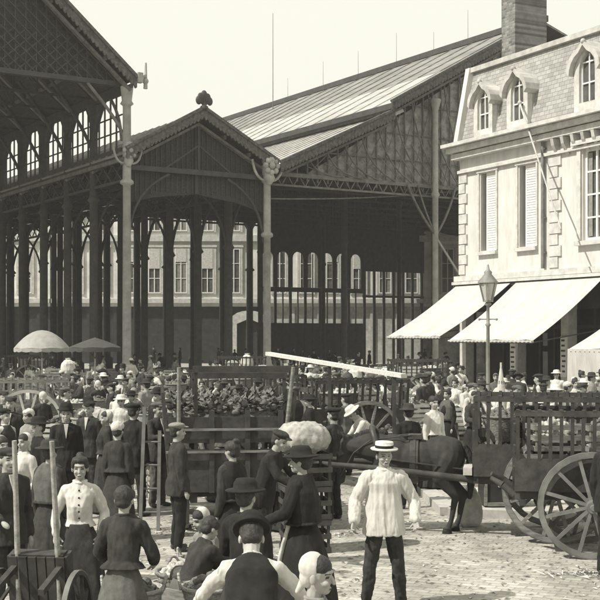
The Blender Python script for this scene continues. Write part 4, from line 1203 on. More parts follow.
def stall_table(L=1.8, Wd=.8, h=.78, m=M_wood, cloth=None):
    c = empty('stall_table'); b = MB()
    for i in range(5): b.box((0, -Wd / 2 + Wd * (i + .5) / 5, h), (L, Wd / 5 - .01, .035))
    b.build('tabletop', m, c)
    for sx_ in (-1, 1):
        for sy_ in (-1, 1):
            q = MB(); q.bar((sx_ * (L / 2 - .2), sy_ * Wd * .44, 0), (sx_ * (L / 2 - .25), sy_ * Wd * .3, h - .02), .05, .05); q.build('leg', m, c)
    if cloth:
        q = MB(); n = 40; vs = []
        def per(u):
            P = 2 * (L + Wd); d = u * P
            if d < L: return (-L / 2 + d, -Wd / 2)
            d -= L
            if d < Wd: return (L / 2, -Wd / 2 + d)
            d -= Wd
            if d < L: return (L / 2 - d, Wd / 2)
            return (-L / 2, Wd / 2 - (d - L))
        for i in range(n * 2):
            x, y = per(i / (n * 2)); k_ = 1.03 + .02 * sin(i * 1.7)
            vs += [(x * 1.01, y * 1.02, h + .03), (x * k_, y * k_ * 1.03, h - .38 - .04 * sin(i * .5))]
        N2 = 2 * n
        q.add(vs, [(2 * i, 2 * i + 1, 2 * ((i + 1) % N2) + 1, 2 * ((i + 1) % N2)) for i in range(N2)] + [tuple(2 * i for i in range(N2))])
        q.build('table_cover', cloth, c)
    return c

def make_horse(label):
    """horse facing local -x, harnessed; built around the middle of its body"""
    c = empty('horse'); tag(c, label, 'horse')
    B = Blob()
    # trunk: deep chest, tucked belly, round croup
    B.ell((-.42, 0, 1.12), (.38, .26, .36)); B.ell((0, 0, 1.10), (.5, .28, .33)); B.ell((.42, 0, 1.17), (.38, .27, .32)); B.ell((.55, 0, 1.2), (.25, .25, .27))
    B.ell((-.62, 0, 1.12), (.2, .2, .28)); B.ell((-.42, 0, 1.34), (.25, .12, .16))
    # neck and head
    B.chain([((-.52, 0, 1.22), .25), ((-.75, 0, 1.42), .19), ((-.97, 0, 1.60), .145), ((-1.07, 0, 1.68), .12)])
    B.chain([((-1.06, 0, 1.67), .125), ((-1.2, 0, 1.56), .115), ((-1.34, 0, 1.37), .085), ((-1.43, 0, 1.22), .068)])
    B.ell((-1.16, 0, 1.5), (.13, .07, .13)); B.ell((-1.45, 0, 1.2), (.06, .062, .07))
    for sg in (-1, 1): B.cap((-1.02, sg * .065, 1.76), .035, (-1.04, sg * .08, 1.9), .012); B.ell((-1.19, sg * .09, 1.60), (.03, .02, .025))
    # front legs (off foreleg a little forward), wrist low
    for sg, dx in ((-1, .0), (1, -.14)):
        B.chain([((-.5, sg * .14, 1.0), .15), ((-.5 + dx * .3, sg * .15, .78), .10), ((-.5 + dx, sg * .15, .48), .062), ((-.49 + dx, sg * .15, .2), .042), ((-.52 + dx, sg * .15, .1), .05)])
        B.cap((-.53 + dx, sg * .15, .06), .055, (-.55 + dx, sg * .15, .045), .065)
    # hind legs: stifle high and forward, hock backward, near vertical shank
    for sg, dx in ((-1, .0), (1, .12)):
        B.chain([((.52, sg * .13, 1.12), .2), ((.38 + dx * .4, sg * .16, .86), .135), ((.66 + dx, sg * .15, .56), .07), ((.63 + dx, sg * .15, .52), .06), ((.57 + dx, sg * .15, .2), .042), ((.53 + dx, sg * .15, .1), .05)])
        B.cap((.52 + dx, sg * .15, .06), .055, (.49 + dx, sg * .15, .045), .065)
    B.build('body', M_horse, c, .016, 3, wrinkle=.006, wscale=9)
    G = Blob()
    for i in range(9): t = i / 8; G.ell((-.55 - .5 * t, .0, 1.5 + .26 * t), (.06, .045, .09))
    G.chain([((-1.04, 0, 1.8), .04), ((-1.16, 0, 1.66), .03)])
    G.build('mane', M_mane, c, .014, 1, wrinkle=.012, wscale=30)
    G = Blob(); G.chain([((.78, 0, 1.32), .06), ((.88, 0, 1.15), .075), ((.9, 0, .85), .08), ((.87, 0, .55), .04)]); G.build('tail', M_mane, c, .014, 1, wrinkle=.012, wscale=25)
    for dx, sg in ((-.55, -1), (-.69, 1), (.50, -1), (.62, 1)):
        q = MB(); q.lathe([(.078, 0), (.06, .08)], (dx, sg * .15, 0), 12, 1.1, .95); q.build('hoof', M_black, c)
    for sg in (-1, 1):
        q = MB(); q.sphere((-1.2, sg * .108, 1.59), .018, 8, 6); q.build('eye', M_black, c)
    # harness: collar, saddle pad, breeching, bridle
    G = Blob()
    for i in range(20):
        t = 2 * pi * i / 20; t2 = 2 * pi * (i + 1) / 20
        f = lambda t: Vector((-.64 + .14 * cos(t) * -1, .23 * sin(t), 1.26 + .34 * cos(t)))
        G.cap(f(t), .055, f(t2), .055)
    G.build('collar', M_leather, c, .016, 1)
    q = MB()
    for (x, w_, zc, ry, rz_) in ((-.05, .14, 1.1, .30, .355), (-.05, .05, 1.1, .31, .365)):
        n = 24; vs = []
        for i in range(n + 1):
            t = 2 * pi * i / n
            for s_ in (-1, 1): vs.append((x + s_ * w_ / 2, ry * sin(t), zc + rz_ * cos(t)))
        q.add(vs, [(2 * i, 2 * i + 1, 2 * i + 3, 2 * i + 2) for i in range(n)])
    q.box((-.05, 0, 1.47), (.22, .26, .07))
    q.build('saddle_pad', M_leather, c)
    q = MB()
    for sg in (-1, 1):
        q.bar((-.6, sg * .25, 1.15), (.1, sg * .31, 1.08), .04, .015); q.bar((.1, sg * .31, 1.08), (.8, sg * .24, 1.0), .04, .015)
    q.bar((.8, -.24, 1.0), (.8, .24, 1.0), .04, .015)
    q.build('breeching_strap', M_leather, c)
    q = MB()
    for sg in (-1, 1):
        q.bar((-1.36, sg * .09, 1.34), (-1.1, sg * .11, 1.74), .025, .012); q.box((-1.2, sg * .135, 1.61), (.09, .012, .08))
        q.path([(-1.38, sg * .08, 1.3), (-1.0, sg * .16, 1.5), (-.7, sg * .2, 1.5), (-.1, sg * .13, 1.5)], .01, 5)
    q.tube((-1.34, -.1, 1.36), (-1.34, .1, 1.36), .012)
    q.build('bridle', M_leather, c)
    # lower the neck and head
    for ch in kids(c):
        for v in ch.data.vertices:
            x, z = v.co.x, v.co.z
            if x < -.45 and z > .98 and ch.name.split('.')[0] not in ('saddle_pad', 'breeching_strap', 'collar', 'hoof'):
                w_ = min(1, (-.45 - x) / .4) * min(1, (z - .98) / .2); an = w_ * R(30)
                dx, dz = x + .5, z - 1.2
                # rotate towards -z for points in front (x negative)
                v.co.x = -.5 + dx * cos(an) - dz * sin(an)
                v.co.z = 1.2 + dx * sin(an) + dz * cos(an)
    return c

# ================================================================ FOREGROUND PEOPLE
SEATED_L = ((-.13, -.40, .42), (-.13, -.36, .085)); SEATED_R = ((.13, -.40, .42), (.13, -.36, .085))
def head_at(px, ytop, H): D = F * (EYE - H) / (ytop - 335.0); return at(px, D)

p = make_person(H=1.68, top='smock', top_m=M_blouse, bottom_m=M_dark, hat='boater', hat_m=M_straw, fine=True, vox=.009, headyaw=.15, headpitch=.05, stance=.17,
                armL=((.13, .03, -.24), (.03, -.14, -.20)), armR=((.15, .03, -.24), (.0, -.15, -.19)), curl=.7, beard=False)
put(p, head_at(384, 438, 1.74), .05, 'man in loose white smock and straw boater standing on open setts')
p = make_person(H=1.62, top='blouse', top_m=M_blouse, bottom='skirt', bottom_m=M_dark, woman=True, bun=True, fine=True, vox=.009, headpitch=.08,
                armL=((.11, .04, -.24), (-.02, -.14, -.19)), armR=((.11, .04, -.24), (-.03, -.15, -.18)), curl=.6, apron=M_dark)
put(p, at(80, 11.7), .1, 'woman in white blouse and long dark skirt facing us with her hair pinned up')
p = make_person(H=1.58, top='jacket', top_m=M_dark, bottom='skirt', bottom_m=M_grey, woman=True, bun=False, fine=True, vox=.009, lean=.06, hair_m=M_hair,
                armL=((.10, -.06, -.24), (-.04, -.2, -.12)), armR=((.10, -.06, -.24), (-.04, -.2, -.12)))
put(p, at(123, 9.7), pi - .15, 'bareheaded woman in dark bodice and grey skirt seen from behind')
p = make_person(H=1.66, top='jacket', top_m=M_black, bottom='skirt', bottom_m=M_black, woman=True, hat='wide', hat_m=M_black, fine=True, vox=.009, shawl=M_black, skirt_r=.33,
                armL=((.08, -.08, -.24), (-.05, -.2, -.1)), armR=((.08, -.08, -.24), (-.05, -.2, -.1)), apron=M_cloth, lean=.05)
p.scale = (1.1, 1.1, 1.02); put(p, at(304, 11.6), -pi / 2 - .3, 'tall woman all in black with brimmed hat in profile left of the white smock man')
p = make_person(H=1.7, top='shirt', top_m=M_blouse, vest=M_black, bottom_m=M_black, hat='bowler', hat_m=M_black, fine=True, vox=.009, lean=.62, headpitch=.1,
                armL=((.17, -.12, -.2), (.02, -.2, -.16)), armR=((.17, -.12, -.2), (.02, -.2, -.16)))
put(p, at(252, 7.6), pi + .05, 'man in black waistcoat over white sleeves stooping with his back to us at the front')
p = make_person(H=1.57, top='blouse', top_m=M_midgrey, bottom='skirt', bottom_m=M_dark, woman=True, hat='scarf', hat_m=M_blouse, fine=True, vox=.008, headpitch=.1)
put(p, at(316, 6.7), pi / 2 - .25, 'woman in white headscarf in profile at the very front, nearest of all')
p = make_person(H=1.6, vox=.011, hipz=.36, legL=SEATED_L, legR=SEATED_R, lean=.45, top='jacket', top_m=M_dark, bottom='skirt', bottom_m=M_grey, woman=True, armL=((.06, -.2, -.16), (-.04, -.18, -.1)), armR=((.06, -.2, -.16), (-.04, -.18, -.1)))
seatpos = at(186, 11.4)
put(p, seatpos, pi / 2 + .7, 'dark haired woman seated low and bent forward among baskets beneath the wagon tail')
o = crate(.5, .36, .28, M_wood, None, 3); put(o, (seatpos.x, seatpos.y + .03, 0), .3, 'wooden crate used as a seat by the bent woman', cat='crate')
p = make_person(H=1.6, vox=.011, top='jacket', top_m=M_dark, shawl=M_grey, bottom='skirt', bottom_m=M_dark, woman=True, hat='wide', hat_m=M_dark)
put(p, at(50, 13.4), pi - .4, 'woman in grey shawl and dark hat seen from behind beside the upended handcart')
p = make_person(H=1.68, vox=.011, top='jacket', top_m=M_dark, hat='cap', open_v=True, armL=((.08, -.05, -.24), (-.05, -.2, -.1)))
put(p, at(8, 11.9), .7, 'man in dark jacket and cap half cut off by the left picture edge')
p = make_person(H=1.55, vox=.011, top='blouse', top_m=M_blouse, bottom='skirt', bottom_m=M_dark, woman=True, hat='scarf', hat_m=M_cloth)
put(p, at(24, 15.2), -.5, 'woman in white blouse and white headscarf near the left picture edge')
p = make_person(H=1.72, vox=.012, top='jacket', top_m=M_black, open_v=True, hat='bowler', hat_m=M_black, bottom_m=M_black)
put(p, at(66, 18.2), .2, 'man in black suit with white shirt front and bowler hat above the white blouse woman')
p = make_person(H=1.6, vox=.012, top='jacket', top_m=M_dark, bottom='skirt', bottom_m=M_dark, woman=True, hat='scarf', hat_m=M_blouse)
put(p, at(106, 18.9), -1.2, 'woman in dark dress and white headscarf talking to the men left of the wagon')
p = make_person(H=1.74, vox=.012, top='jacket', top_m=M_black, bottom_m=M_black, hat='cap', hat_m=M_black, stance=.15, armR=((.1, -.05, -.24), (-.05, -.2, .02)))
put(p, at(134, 18.6), 2.6, 'tall man in black jacket and cap seen from behind, legs apart, left of the wagon')
p = make_person(H=1.7, vox=.012, top='jacket', top_m=M_dark, bottom_m=M_grey, hat='cap', hat_m=M_grey, open_v=True, armL=((.1, -.1, -.22), (-.05, -.22, .05)))
put(p, at(158, 19.6), .9, 'man in grey trousers and grey cap facing the black jacketed man near the wagon side')
p = make_person(H=1.66, vox=.012, top='jacket', top_m=M_dark, bottom_m=M_dark, hat='cap', hat_m=M_black, open_v=True)
put(p, at(89, 20.4), -.3, 'man in charcoal jacket and black cap behind the woman in dark dress and headscarf')
p = make_person(H=1.72, vox=.011, top='jacket', top_m=M_black, bottom_m=M_black, hat='cap', hat_m=M_black)
put(p, at(612, 13.9), 2.4, 'man in black whose leg shows at the right picture edge beside the nearer wheel')
p = make_person(H=1.6, vox=.012, top='blouse', top_m=M_blouse, bottom='skirt', bottom_m=M_midgrey, woman=True, bun=True, apron=M_cloth, armL=((.12, -.03, -.23), (-.1, -.16, .02)))
put(p, at(455, 29.5), -.6, 'woman in white blouse and pale apron standing left of the street lamp behind the horse')
p = make_person(H=1.6, vox=.012, top='blouse', top_m=M_blouse, bottom='skirt', bottom_m=M_midgrey, woman=True, hat='scarf', hat_m=M_hair)
put(p, at(345, 34), .3, 'woman in white blouse standing alone under the pale stall beam')
p = make_person(H=1.66, vox=.012, top='shirt', top_m=M_blouse, bottom_m=M_dark, lean=.7, hat='wide', hat_m=M_straw, armL=((.0, -.15, -.22), (.0, -.1, -.24)), armR=((.0, -.15, -.22), (.0, -.1, -.24)))
put(p, at(376, 21.8), -1.3, 'man in white shirt and pale brimmed hat bending over behind the horse')
p = make_person(H=1.68, vox=.012, top='shirt', top_m=M_blouse, bottom_m=M_dark, hat='cap', hat_m=M_midgrey, vest=None, armL=((.1, -.12, -.2), (-.02, -.2, .08)), armR=((.1, -.12, -.2), (-.02, -.2, .08)))
put(p, at(586, 19.8), -.5, 'man in white shirt with raised forearms behind the right cart with pale wheels')
p = make_person(H=1.68, vox=.012, top='jacket', top_m=M_dark, bottom_m=M_dark, hat='wide', hat_m=M_cloth)
put(p, at(544, 18.9), .4, 'man in dark jacket and white brimmed hat between the two big wheeled carts')
p = make_person(H=1.6, vox=.012, top='jacket', top_m=M_grey, bottom='skirt', bottom_m=M_dark, woman=True, hat='scarf', hat_m=M_blouse)
put(p, at(289, 17.2), 2.6, 'woman in grey jacket and white kerchief at the right end of the wagon')

for kw, px, D_, rz, lab in (
  (dict(H=1.62, top='jacket', top_m=M_black, bottom='skirt', bottom_m=M_dark, woman=True, hat='wide', hat_m=M_black, fine=True, vox=.01, armL=ARM_REST, armR=((.08, -.1, -.24), (-.05, -.2, -.05))), 246, 9.6, 2.8, 'woman in black with brimmed hat just behind the stooping waistcoat man'),
  (dict(H=1.6, top='jacket', top_m=M_dark, bottom='skirt', bottom_m=M_black, woman=True, shawl=M_black, bun=True), 232, 13.6, -2.3, 'bareheaded woman in black shawl standing at the wagon tail'),
  (dict(H=1.68, top='jacket', top_m=M_black, bottom_m=M_dark, hat='cap', hat_m=M_dark, lean=.35, armL=((.05, -.15, -.2), (0, -.2, -.1)), armR=((.05, -.15, -.2), (0, -.2, -.1))), 262, 14.6, 1.2, 'man in black leaning to the right at the wagon tail'),
  (dict(H=1.66, top='jacket', top_m=M_dark, bottom_m=M_black, hat='cap', hat_m=M_midgrey), 178, 15.6, 1.9, 'man in grey cap and dark jacket beside the left wheel of the wagon'),
  (dict(H=1.6, top='jacket', top_m=M_grey, bottom='skirt', bottom_m=M_dark, woman=True, hat='scarf', hat_m=M_midgrey), 2, 14.2, .8, 'woman in grey with grey headscarf at the extreme left edge'),
  (dict(H=1.64, top='jacket', top_m=M_black, bottom_m=M_black, hat='wide', hat_m=M_black), 38, 16.6, -.9, 'man in black with brimmed hat behind the grey shawl woman'),
  (dict(H=1.66, top='shirt', top_m=M_blouse, vest=M_dark, bottom_m=M_dark, hat='cap', hat_m=M_black), 5, 18.6, 1.1, 'man in waistcoat and white sleeves high at the left edge'),
  (dict(H=1.6, top='jacket', top_m=M_dark, bottom='skirt', bottom_m=M_dark, woman=True, hat='bonnet', hat_m=M_blouse), 118, 16.4, 2.9, 'woman in dark dress and white bonnet behind the bareheaded woman'),
  (dict(H=1.55, top='blouse', top_m=M_midgrey, bottom='skirt', bottom_m=M_grey, woman=True, hat='scarf', hat_m=M_cloth, hipz=.36, legL=SEATED_L, legR=SEATED_R, lean=.3), 216, 12.2, -.9, 'woman in grey with pale kerchief sitting low under the wagon tail'),
  (dict(H=1.7, top='jacket', top_m=M_dark, bottom_m=M_dark, hat='cap', hat_m=M_black), 333, 18.2, -2.2, 'man in dark jacket and black cap behind the horse head'),
  (dict(H=1.66, top='jacket', top_m=M_black, bottom_m=M_black, hat='wide', hat_m=M_dark), 408, 19.4, -2.7, 'man in black with brimmed hat behind the horse back'),
  (dict(H=1.6, top='blouse', top_m=M_blouse, bottom='skirt', bottom_m=M_dark, woman=True, hat='scarf', hat_m=M_hair), 434, 21.0, .5, 'woman in white blouse and black headscarf behind the horse rump')):
    kw.setdefault('vox', .013); p = make_person(**kw); put(p, at(px, D_), rz, lab)
q = crate(.46, .36, .28, M_wooddark, None, 8); put(q, at(216, 12.23), -.9, 'dark crate used as a seat under the woman in pale kerchief', cat='crate')
for i, (px, D_, m_, f_) in enumerate([(172, 11.2, M_wicker, M_leaf), (196, 10.6, M_wicker, M_fruit), (184, 12.8, M_wicker, M_root), (204, 13.6, M_wickerpale, M_leaf), (148, 10.9, M_wicker, M_fruit), (236, 11.6, M_wicker, M_leaf)]):
    o = basket(.25 + .02 * (i % 3), .26, m_, f_, 60 + i, oval=1.1)
    put(o, at(px, D_), i, 'brown basket of ' + {M_leaf.name: 'greens', M_fruit.name: 'dark fruit', M_root.name: 'roots'}[f_.name] + ' on the setts among the seated women, ' + ['front left', 'front right', 'middle', 'rear pale one', 'leftmost', 'rightmost'][i], 'front baskets', 'basket')

# ================================================================ HORSE AND THE TWO BIG CARTS
TH_ = -.17
wc = at(556, 16.1)
nearw = Vector((.1 * cos(TH_) + .72 * sin(TH_), .1 * sin(TH_) - .72 * cos(TH_), 0))
c = two_wheel_cart('dark slatted two wheeled cart loaded with baskets and hitched to the horse', 'big two wheeled market carts', r=.72, L=2.0, Wd=1.15, sides=1.05, m=M_wooddark, mw=M_wood, shaft=2.5, slatv=True)
cp_ = wc - nearw; put(c, cp_, TH_)
def loc(cpos, th, x, y, z): return (cpos.x + x * cos(th) - y * sin(th), cpos.y + x * sin(th) + y * cos(th), z)
q = MB(); q.box((-1.08, 0, .93), (.12, 1.2, .10)); q.build('footboard', M_woodpale, c)
h = make_horse('dark harness horse with lowered head standing behind the man in white smock')
hp = loc(cp_, TH_, -1.8, 0, 0); put(h, hp, TH_); h.scale = (.84, .9, .92)
TH2 = -.17
c2 = two_wheel_cart('cart with pale rimmed wheels cut off by the right picture edge', 'big two wheeled market carts', r=.67, L=1.7, Wd=.95, sides=.98, m=M_wooddark, mw=M_ironmid, shaft=.3, slatv=True)
C2 = Vector((at(592, 15.0).x, 15.0 + .60, 0)); put(c2, C2, TH2)
cargo = []
for i, (x, y, z, kind) in enumerate([(-.65, -.25, .90, 0), (-.6, .28, .90, 1), (0, -.25, .90, 1), (.05, .3, .90, 0), (.65, -.2, .9, 0), (.62, .3, .9, 1), (-.62, -.2, 1.32, 0), (-.1, .05, 1.34, 1), (.5, .0, 1.33, 0), (-.35, .3, 1.34, 1)]):
    o = basket(.26, .33, M_wicker, [M_leaf, M_root, M_fruit][i % 3], i)
    put(o, loc(cp_, TH_, x, y, z - (0.0)), i, None, 'baskets loaded on the hitched cart', 'basket'); o.location.z = z
    o['label'] = 'wicker basket of ' + ['greens', 'roots', 'dark fruit'][i % 3] + (', upper layer' if z > 1 else ', lower layer') + ' of the hitched cart, ' + ['front near side', 'front far side', 'middle near side', 'middle far side', 'rear near side', 'rear far side', 'front', 'middle', 'rear', 'front far side'][i]
for i, (x, y, z) in enumerate([(-.5, -.1, .93), (.1, .1, .93), (.5, -.5, .93), (-.35, -.05, 1.3), (.3, .0, 1.3)]):
    o = crate(.62, .42, .34, M_wood, [M_leaf, M_root][i % 2], i); put(o, (0, 0, 0), TH2 + .1 * i, None, 'crates on the right edge cart', 'crate'); o.location = loc(C2, TH2, x, y, z)
    o['label'] = 'slatted crate of ' + ['greens', 'roots'][i % 2] + ' on the right edge cart, ' + ['front bottom', 'middle bottom', 'rear bottom', 'front top', 'rear top'][i]
# chest on the pavement behind the horse
c = empty('wooden_chest'); b = MB(); b.box((0, 0, .36), (.6, .5, .68)); b.build('chest_body', M_shopdark, c)
b = MB()
for sx_ in (-.28, .28): b.box((sx_, -.262, .36), (.05, .02, .66))
b.box((0, -.262, .05), (.5, .02, .06)); b.box((0, -.262, .67), (.5, .02, .06)); b.build('frame', M_wood, c)
b = MB(); b.box((0, 0, .72), (.66, .56, .04)); b.build('lid', M_wood, c)
b = MB(); b.box((-.06, -.256, .42), (.05, .012, .2)); b.box((.02, -.256, .42), (.04, .012, .16)); b.box((.06, -.256, .50), (.1, .012, .035)); b.box((.0, -.256, .33), (.16, .012, .03)); b.build('chalk_mark', M_cloth, c)
put(c, at(500, 18.9), .05, 'dark wooden chest with white chalk marks on the pavement behind the horse', cat='chest')
o = sack(.62, .17, M_cloth); put(o, at(470, 17.6), 0, 'small plump sack standing behind the hind legs of the horse', cat='sack')

# ================================================================ THE HIGH WAGON (seen from behind)
wg = empty('market_wagon'); tag(wg, 'high dark slatted wagon seen from behind at the left centre, loaded with greens', 'wagon')
WW, WL, WB, WT = 1.62, 2.7, .62, 1.85
b = MB()
for i in range(8): b.box((-WW / 2 + WW * (i + .5) / 8, 0, WB), (WW / 8 - .01, WL, .05))
for x in (-.5, .5): b.bar((x, -WL / 2, WB - .1), (x, WL / 2, WB - .1), .1, .14)
b.build('bed', M_wooddark, wg)
b = MB(); b.box((0, -WL / 2 - .02, WB + .28), (WW + .02, .05, .6)); b.box((0, -WL / 2 - .02, WB + .85), (WW + .1, .045, .36))
for x in (-.72, -.25, .25, .72): b.box((x, -WL / 2 - .06, WB + .55), (.07, .04, 1.15))
b.build('tailboard', M_wooddark, wg)
for zq in (1.17, 1.48): b = MB(); b.bar((-WW / 2 - .08, -WL / 2 - .1, zq), (WW / 2 + .08, -WL / 2 - .1, zq), .03, .03); b.build('tail_rail', M_wood, wg)
for sg in (-1, 1):
    b = MB()
    for k_ in range(5): f = k_ / 4; b.bar((sg * (WW / 2 + .02 + .10 * f), -WL / 2, WB + .1 + 1.2 * f), (sg * (WW / 2 + .02 + .10 * f), WL / 2, WB + .1 + 1.2 * f), .04, .14)
    for k_ in range(7): y = -WL / 2 + WL * k_ / 6; b.bar((sg * WW / 2, y, WB), (sg * (WW / 2 + .12), y, WT + .15), .05, .05)
    b.build('side_rack', M_wooddark, wg)
    b = MB(); b.tube((sg * (WW / 2 - .1), -WL / 2, WB), (sg * (WW / 2 + .08 - (.18 if sg < 0 else 0)), -WL / 2 - .12, 2.35), .035, .03, 6); b.build('stake', M_wood, wg)
for yy, zq in ((-WL / 2, 2.32), (-WL / 2 + .9, 2.2), (0.9, 2.2)):
    b = MB(); b.bar((-WW / 2 + .3, yy, zq), (WW / 2 + .1, yy, zq), .07, .09)
    for x in (-WW / 2 + .34, WW / 2 + .06): b.bar((x, yy, WT - .8), (x, yy, zq), .05, .05)
    b.build('hoop_bar', M_wooddark, wg)
for sg in (-1, 1):
    for yy, r_ in ((-.75, .50), (.85, .42)): wheel(wg, (sg * (WW / 2 - .22), yy, r_), r_, (sg, 0, 0), M_wood, 12)
for yy, r_ in ((-.75, .5), (.85, .42)): b = MB(); b.tube((-WW / 2 + .1, yy, r_), (WW / 2 - .1, yy, r_), .045); b.build('axle', M_iron, wg)
b = MB(); rnd = random.Random(5)
vs = []; nx, ny = 22, 26
for j in range(ny + 1):
    for i in range(nx + 1):
        x = -WW / 2 + WW * i / nx; y = -WL / 2 + .05 + (WL - .1) * j / ny
        e_ = min(1, (1 - abs(2 * i / nx - 1)) * 4, (1 - abs(2 * j / ny - 1)) * 5 + .35)
        vs.append((x, y, WT - .42 + .34 * e_ + .09 * noise.noise(Vector((x * 6, y * 6, 0)))))
b.add(vs, [(j * (nx + 1) + i, j * (nx + 1) + i + 1, (j + 1) * (nx + 1) + i + 1, (j + 1) * (nx + 1) + i) for j in range(ny) for i in range(nx)], True)
for _ in range(520):
    x = rnd.uniform(-.75, .75); y = rnd.uniform(-WL / 2 + .05, .9); b.sphere((x, y, WT - .08 + rnd.uniform(-.07, .10)), rnd.uniform(.025, .065), 6, 4, (1, 1, rnd.uniform(.5, 1)))
for _ in range(900):
    x = rnd.uniform(-.78, .78); y = rnd.uniform(-WL / 2 + .02, .8); z = WT - .06 + rnd.uniform(-.03, .1); t = rnd.uniform(0, 2 * pi); L = rnd.uniform(.06, .16)
    d = Vector((cos(t) * L, sin(t) * L, rnd.uniform(-.05, .14))); sd_ = Vector((-sin(t), cos(t), 0)) * rnd.uniform(.015, .05); p0 = Vector((x, y, z)); b.add([p0, p0 + d * .5 + sd_, p0 + d, p0 + d * .5 - sd_], [(0, 1, 2, 3)])
b.build('load', M_leaf, wg)
put(wg, (at(224, 18.2).x, 18.2), .12)

# stack of big crates with the white covered bundle on top
bp = at(305, 15.6)
for i in range(3):
    q = crate(.6, .5, .42, M_wooddark, None, 40 + i); put(q, (bp.x, bp.y), .15 + .05 * i, ['bottom', 'middle', 'top'][i] + ' big brown crate of the stack under the white cloth bundle', 'crates under the bundle', 'crate'); q.location.z = .425 * i
o = bundle(.70, .58, .42, M_bundlecloth, 'cloth_bundle', 3); put(o, (bp.x, bp.y), .2, 'big rounded white cloth bundle on a crate stack right of the wagon', cat='bundle'); o.location.z = 1.26

# stall with the long pale beam
stl = empty('market_stall', at(335, 22.5)); tag(stl, 'open stall frame carrying one long pale sloping beam in front of the right hall', 'market stall')
P_ = stl.location
a_ = at(268, 24.5, 2.46) - P_; b_ = at(404, 20.2, zz(376, 20.2)) - P_; a_.z = 2.42
b = MB(); b.bar(a_, b_, .12, .07); b.build('beam', M_straw, stl)
for f in (.06, .5, .94):
    q = a_.lerp(b_, f); b = MB(); b.bar((q.x, q.y, 0), (q.x, q.y, q.z - .04), .06, .06); b.build('post', M_wooddark, stl)
b = MB(); d_ = (b_ - a_); d_.z = 0; b.bar(Vector((a_.x, a_.y, .78)) + d_ * .08, Vector((a_.x, a_.y, .78)) + d_ * .92, .75, .05); b.build('counter', M_wood, stl)

# upended handcart at the lower left, ladder leaning beside the wagon
o = handcart('upended handcart with its pale shafts in the air at the lower left', 'handcarts', m=M_wooddark, L=.8, Wd=.5, r=.4)
for ch in kids(o):
    if ch.name.startswith('shaft'): ch.data.materials[0] = M_kerbwood
o.rotation_euler = (0, R(78), 1.45); o.location = (at(20, 9.9).x, 9.9, .4)
ld = empty('ladder', at(150, 17.3)); tag(ld, 'short weathered wooden ladder standing between the dark woman seen from behind and the wagon', 'ladder')
for sg in (-1, 1):
    b = MB(); b.bar((sg * .13, -.1, 0), (sg * .11, .25, 1.75 - (.35 if sg > 0 else 0)), .05, .04); b.build('rail', M_ironmid, ld)
for q in range(4): b = MB(); b.tube((-.13, -.04 + .08 * q, .25 + .33 * q), (.13, -.04 + .08 * q, .25 + .33 * q), .015); b.build('rung', M_ironmid, ld)
o = handcart('small handcart with crooked planks in the front left of the stooping man', 'handcarts', m=M_wood, r=.3, L=1.3, Wd=.8); put(o, at(176, 10.0), 2.5)
hcp = at(176, 10.0)
for i, (dx, dy) in enumerate([(-.35, .0), (.28, .1)]):
    q = basket(.24, .24, M_wickerpale, M_leaf, 20 + i); put(q, (hcp.x + dx, hcp.y + dy), 0, ['left', 'right'][i] + ' pale basket of greens on the small front handcart', 'front baskets', 'basket'); q.location.z = .43
for i, (px, D_) in enumerate([(214, 10.9), (160, 11.8), (206, 12.4), (226, 9.9)]):
    q = basket([.24, .3, .26, .28][i], .26, [M_wicker, M_wickerpale, M_wicker, M_wicker][i], [M_root, M_leaf, M_fruit, M_leaf][i], 30 + i, oval=1.15)
    put(q, at(px, D_), i * .7, ['basket of pale roots just right of the seated bent woman', 'pale basket of greens left of the seated bent woman', 'dark fruit basket on the ground under the wagon tail', 'basket of greens in front of the stooping waistcoat man'][i], 'front baskets', 'basket')

# parasols and far left cart
o = parasol(.92, 2.36, M_canvastan, .6); put(o, at(42, 40), .2, 'domed tan market parasol in front of the tall left hall', cat='parasol')
o = parasol(.80, 2.42, M_canvasdark, .3, True); put(o, at(95, 36), .5, 'flat dark market parasol beside the left iron column', cat='parasol')
o = parasol(.15, .95, M_cloth, 1.1, True); put(o, at(501, 27.5), 0, 'furled white parasol standing like a cone right of the street lamp', cat='parasol')
o = two_wheel_cart('two wheeled cart with tall pale wheel under the tan parasol at the left', 'big two wheeled market carts', r=.8, m=M_wood, mw=M_stonedirty, slatv=True, L=2.0, sides=.8); put(o, (at(24, 27.5).x, 27.5), .2)

# ================================================================ CROWD, STALLS, GOODS ACROSS THE SQUARE
LM = [('tan parasol', 42, 40), ('dark parasol', 95, 36), ('left column', 122, 55), ('middle column', 262, 60), ('high wagon', 222, 17), ('pale beam', 335, 22),
      ('street lamp', 488, 32), ('harnessed horse', 420, 15.8), ('shop awnings', 540, 44), ('hitched cart', 545, 16), ('cloth bundle', 306, 15.3), ('pale wheel', 24, 27.5), ('furled parasol', 501, 27.5)]
def where(p):
    px = 300 + F * p[0] / p[1]
    best = None
    for nme, lx, lD in LM:
        d = abs(px - lx) + 6 * abs(math.log(p[1] / lD)) * 12
        if best is None or d < best[0]: best = (d, nme, lx, lD)
    _, nme, lx, lD = best; w = []
    if p[1] > lD * 1.22: w.append('behind')
    elif p[1] < lD * .82: w.append('in front of')
    side = 'left of' if px < lx - 9 else 'right of' if px > lx + 9 else ''
    if w and side: return w[0].replace('in front of', 'before') + ' and ' + side + ' ' + nme
    return (w[0] if w else side or 'next to') + ' ' + nme
AUTO = []     # (object, description, p, px)
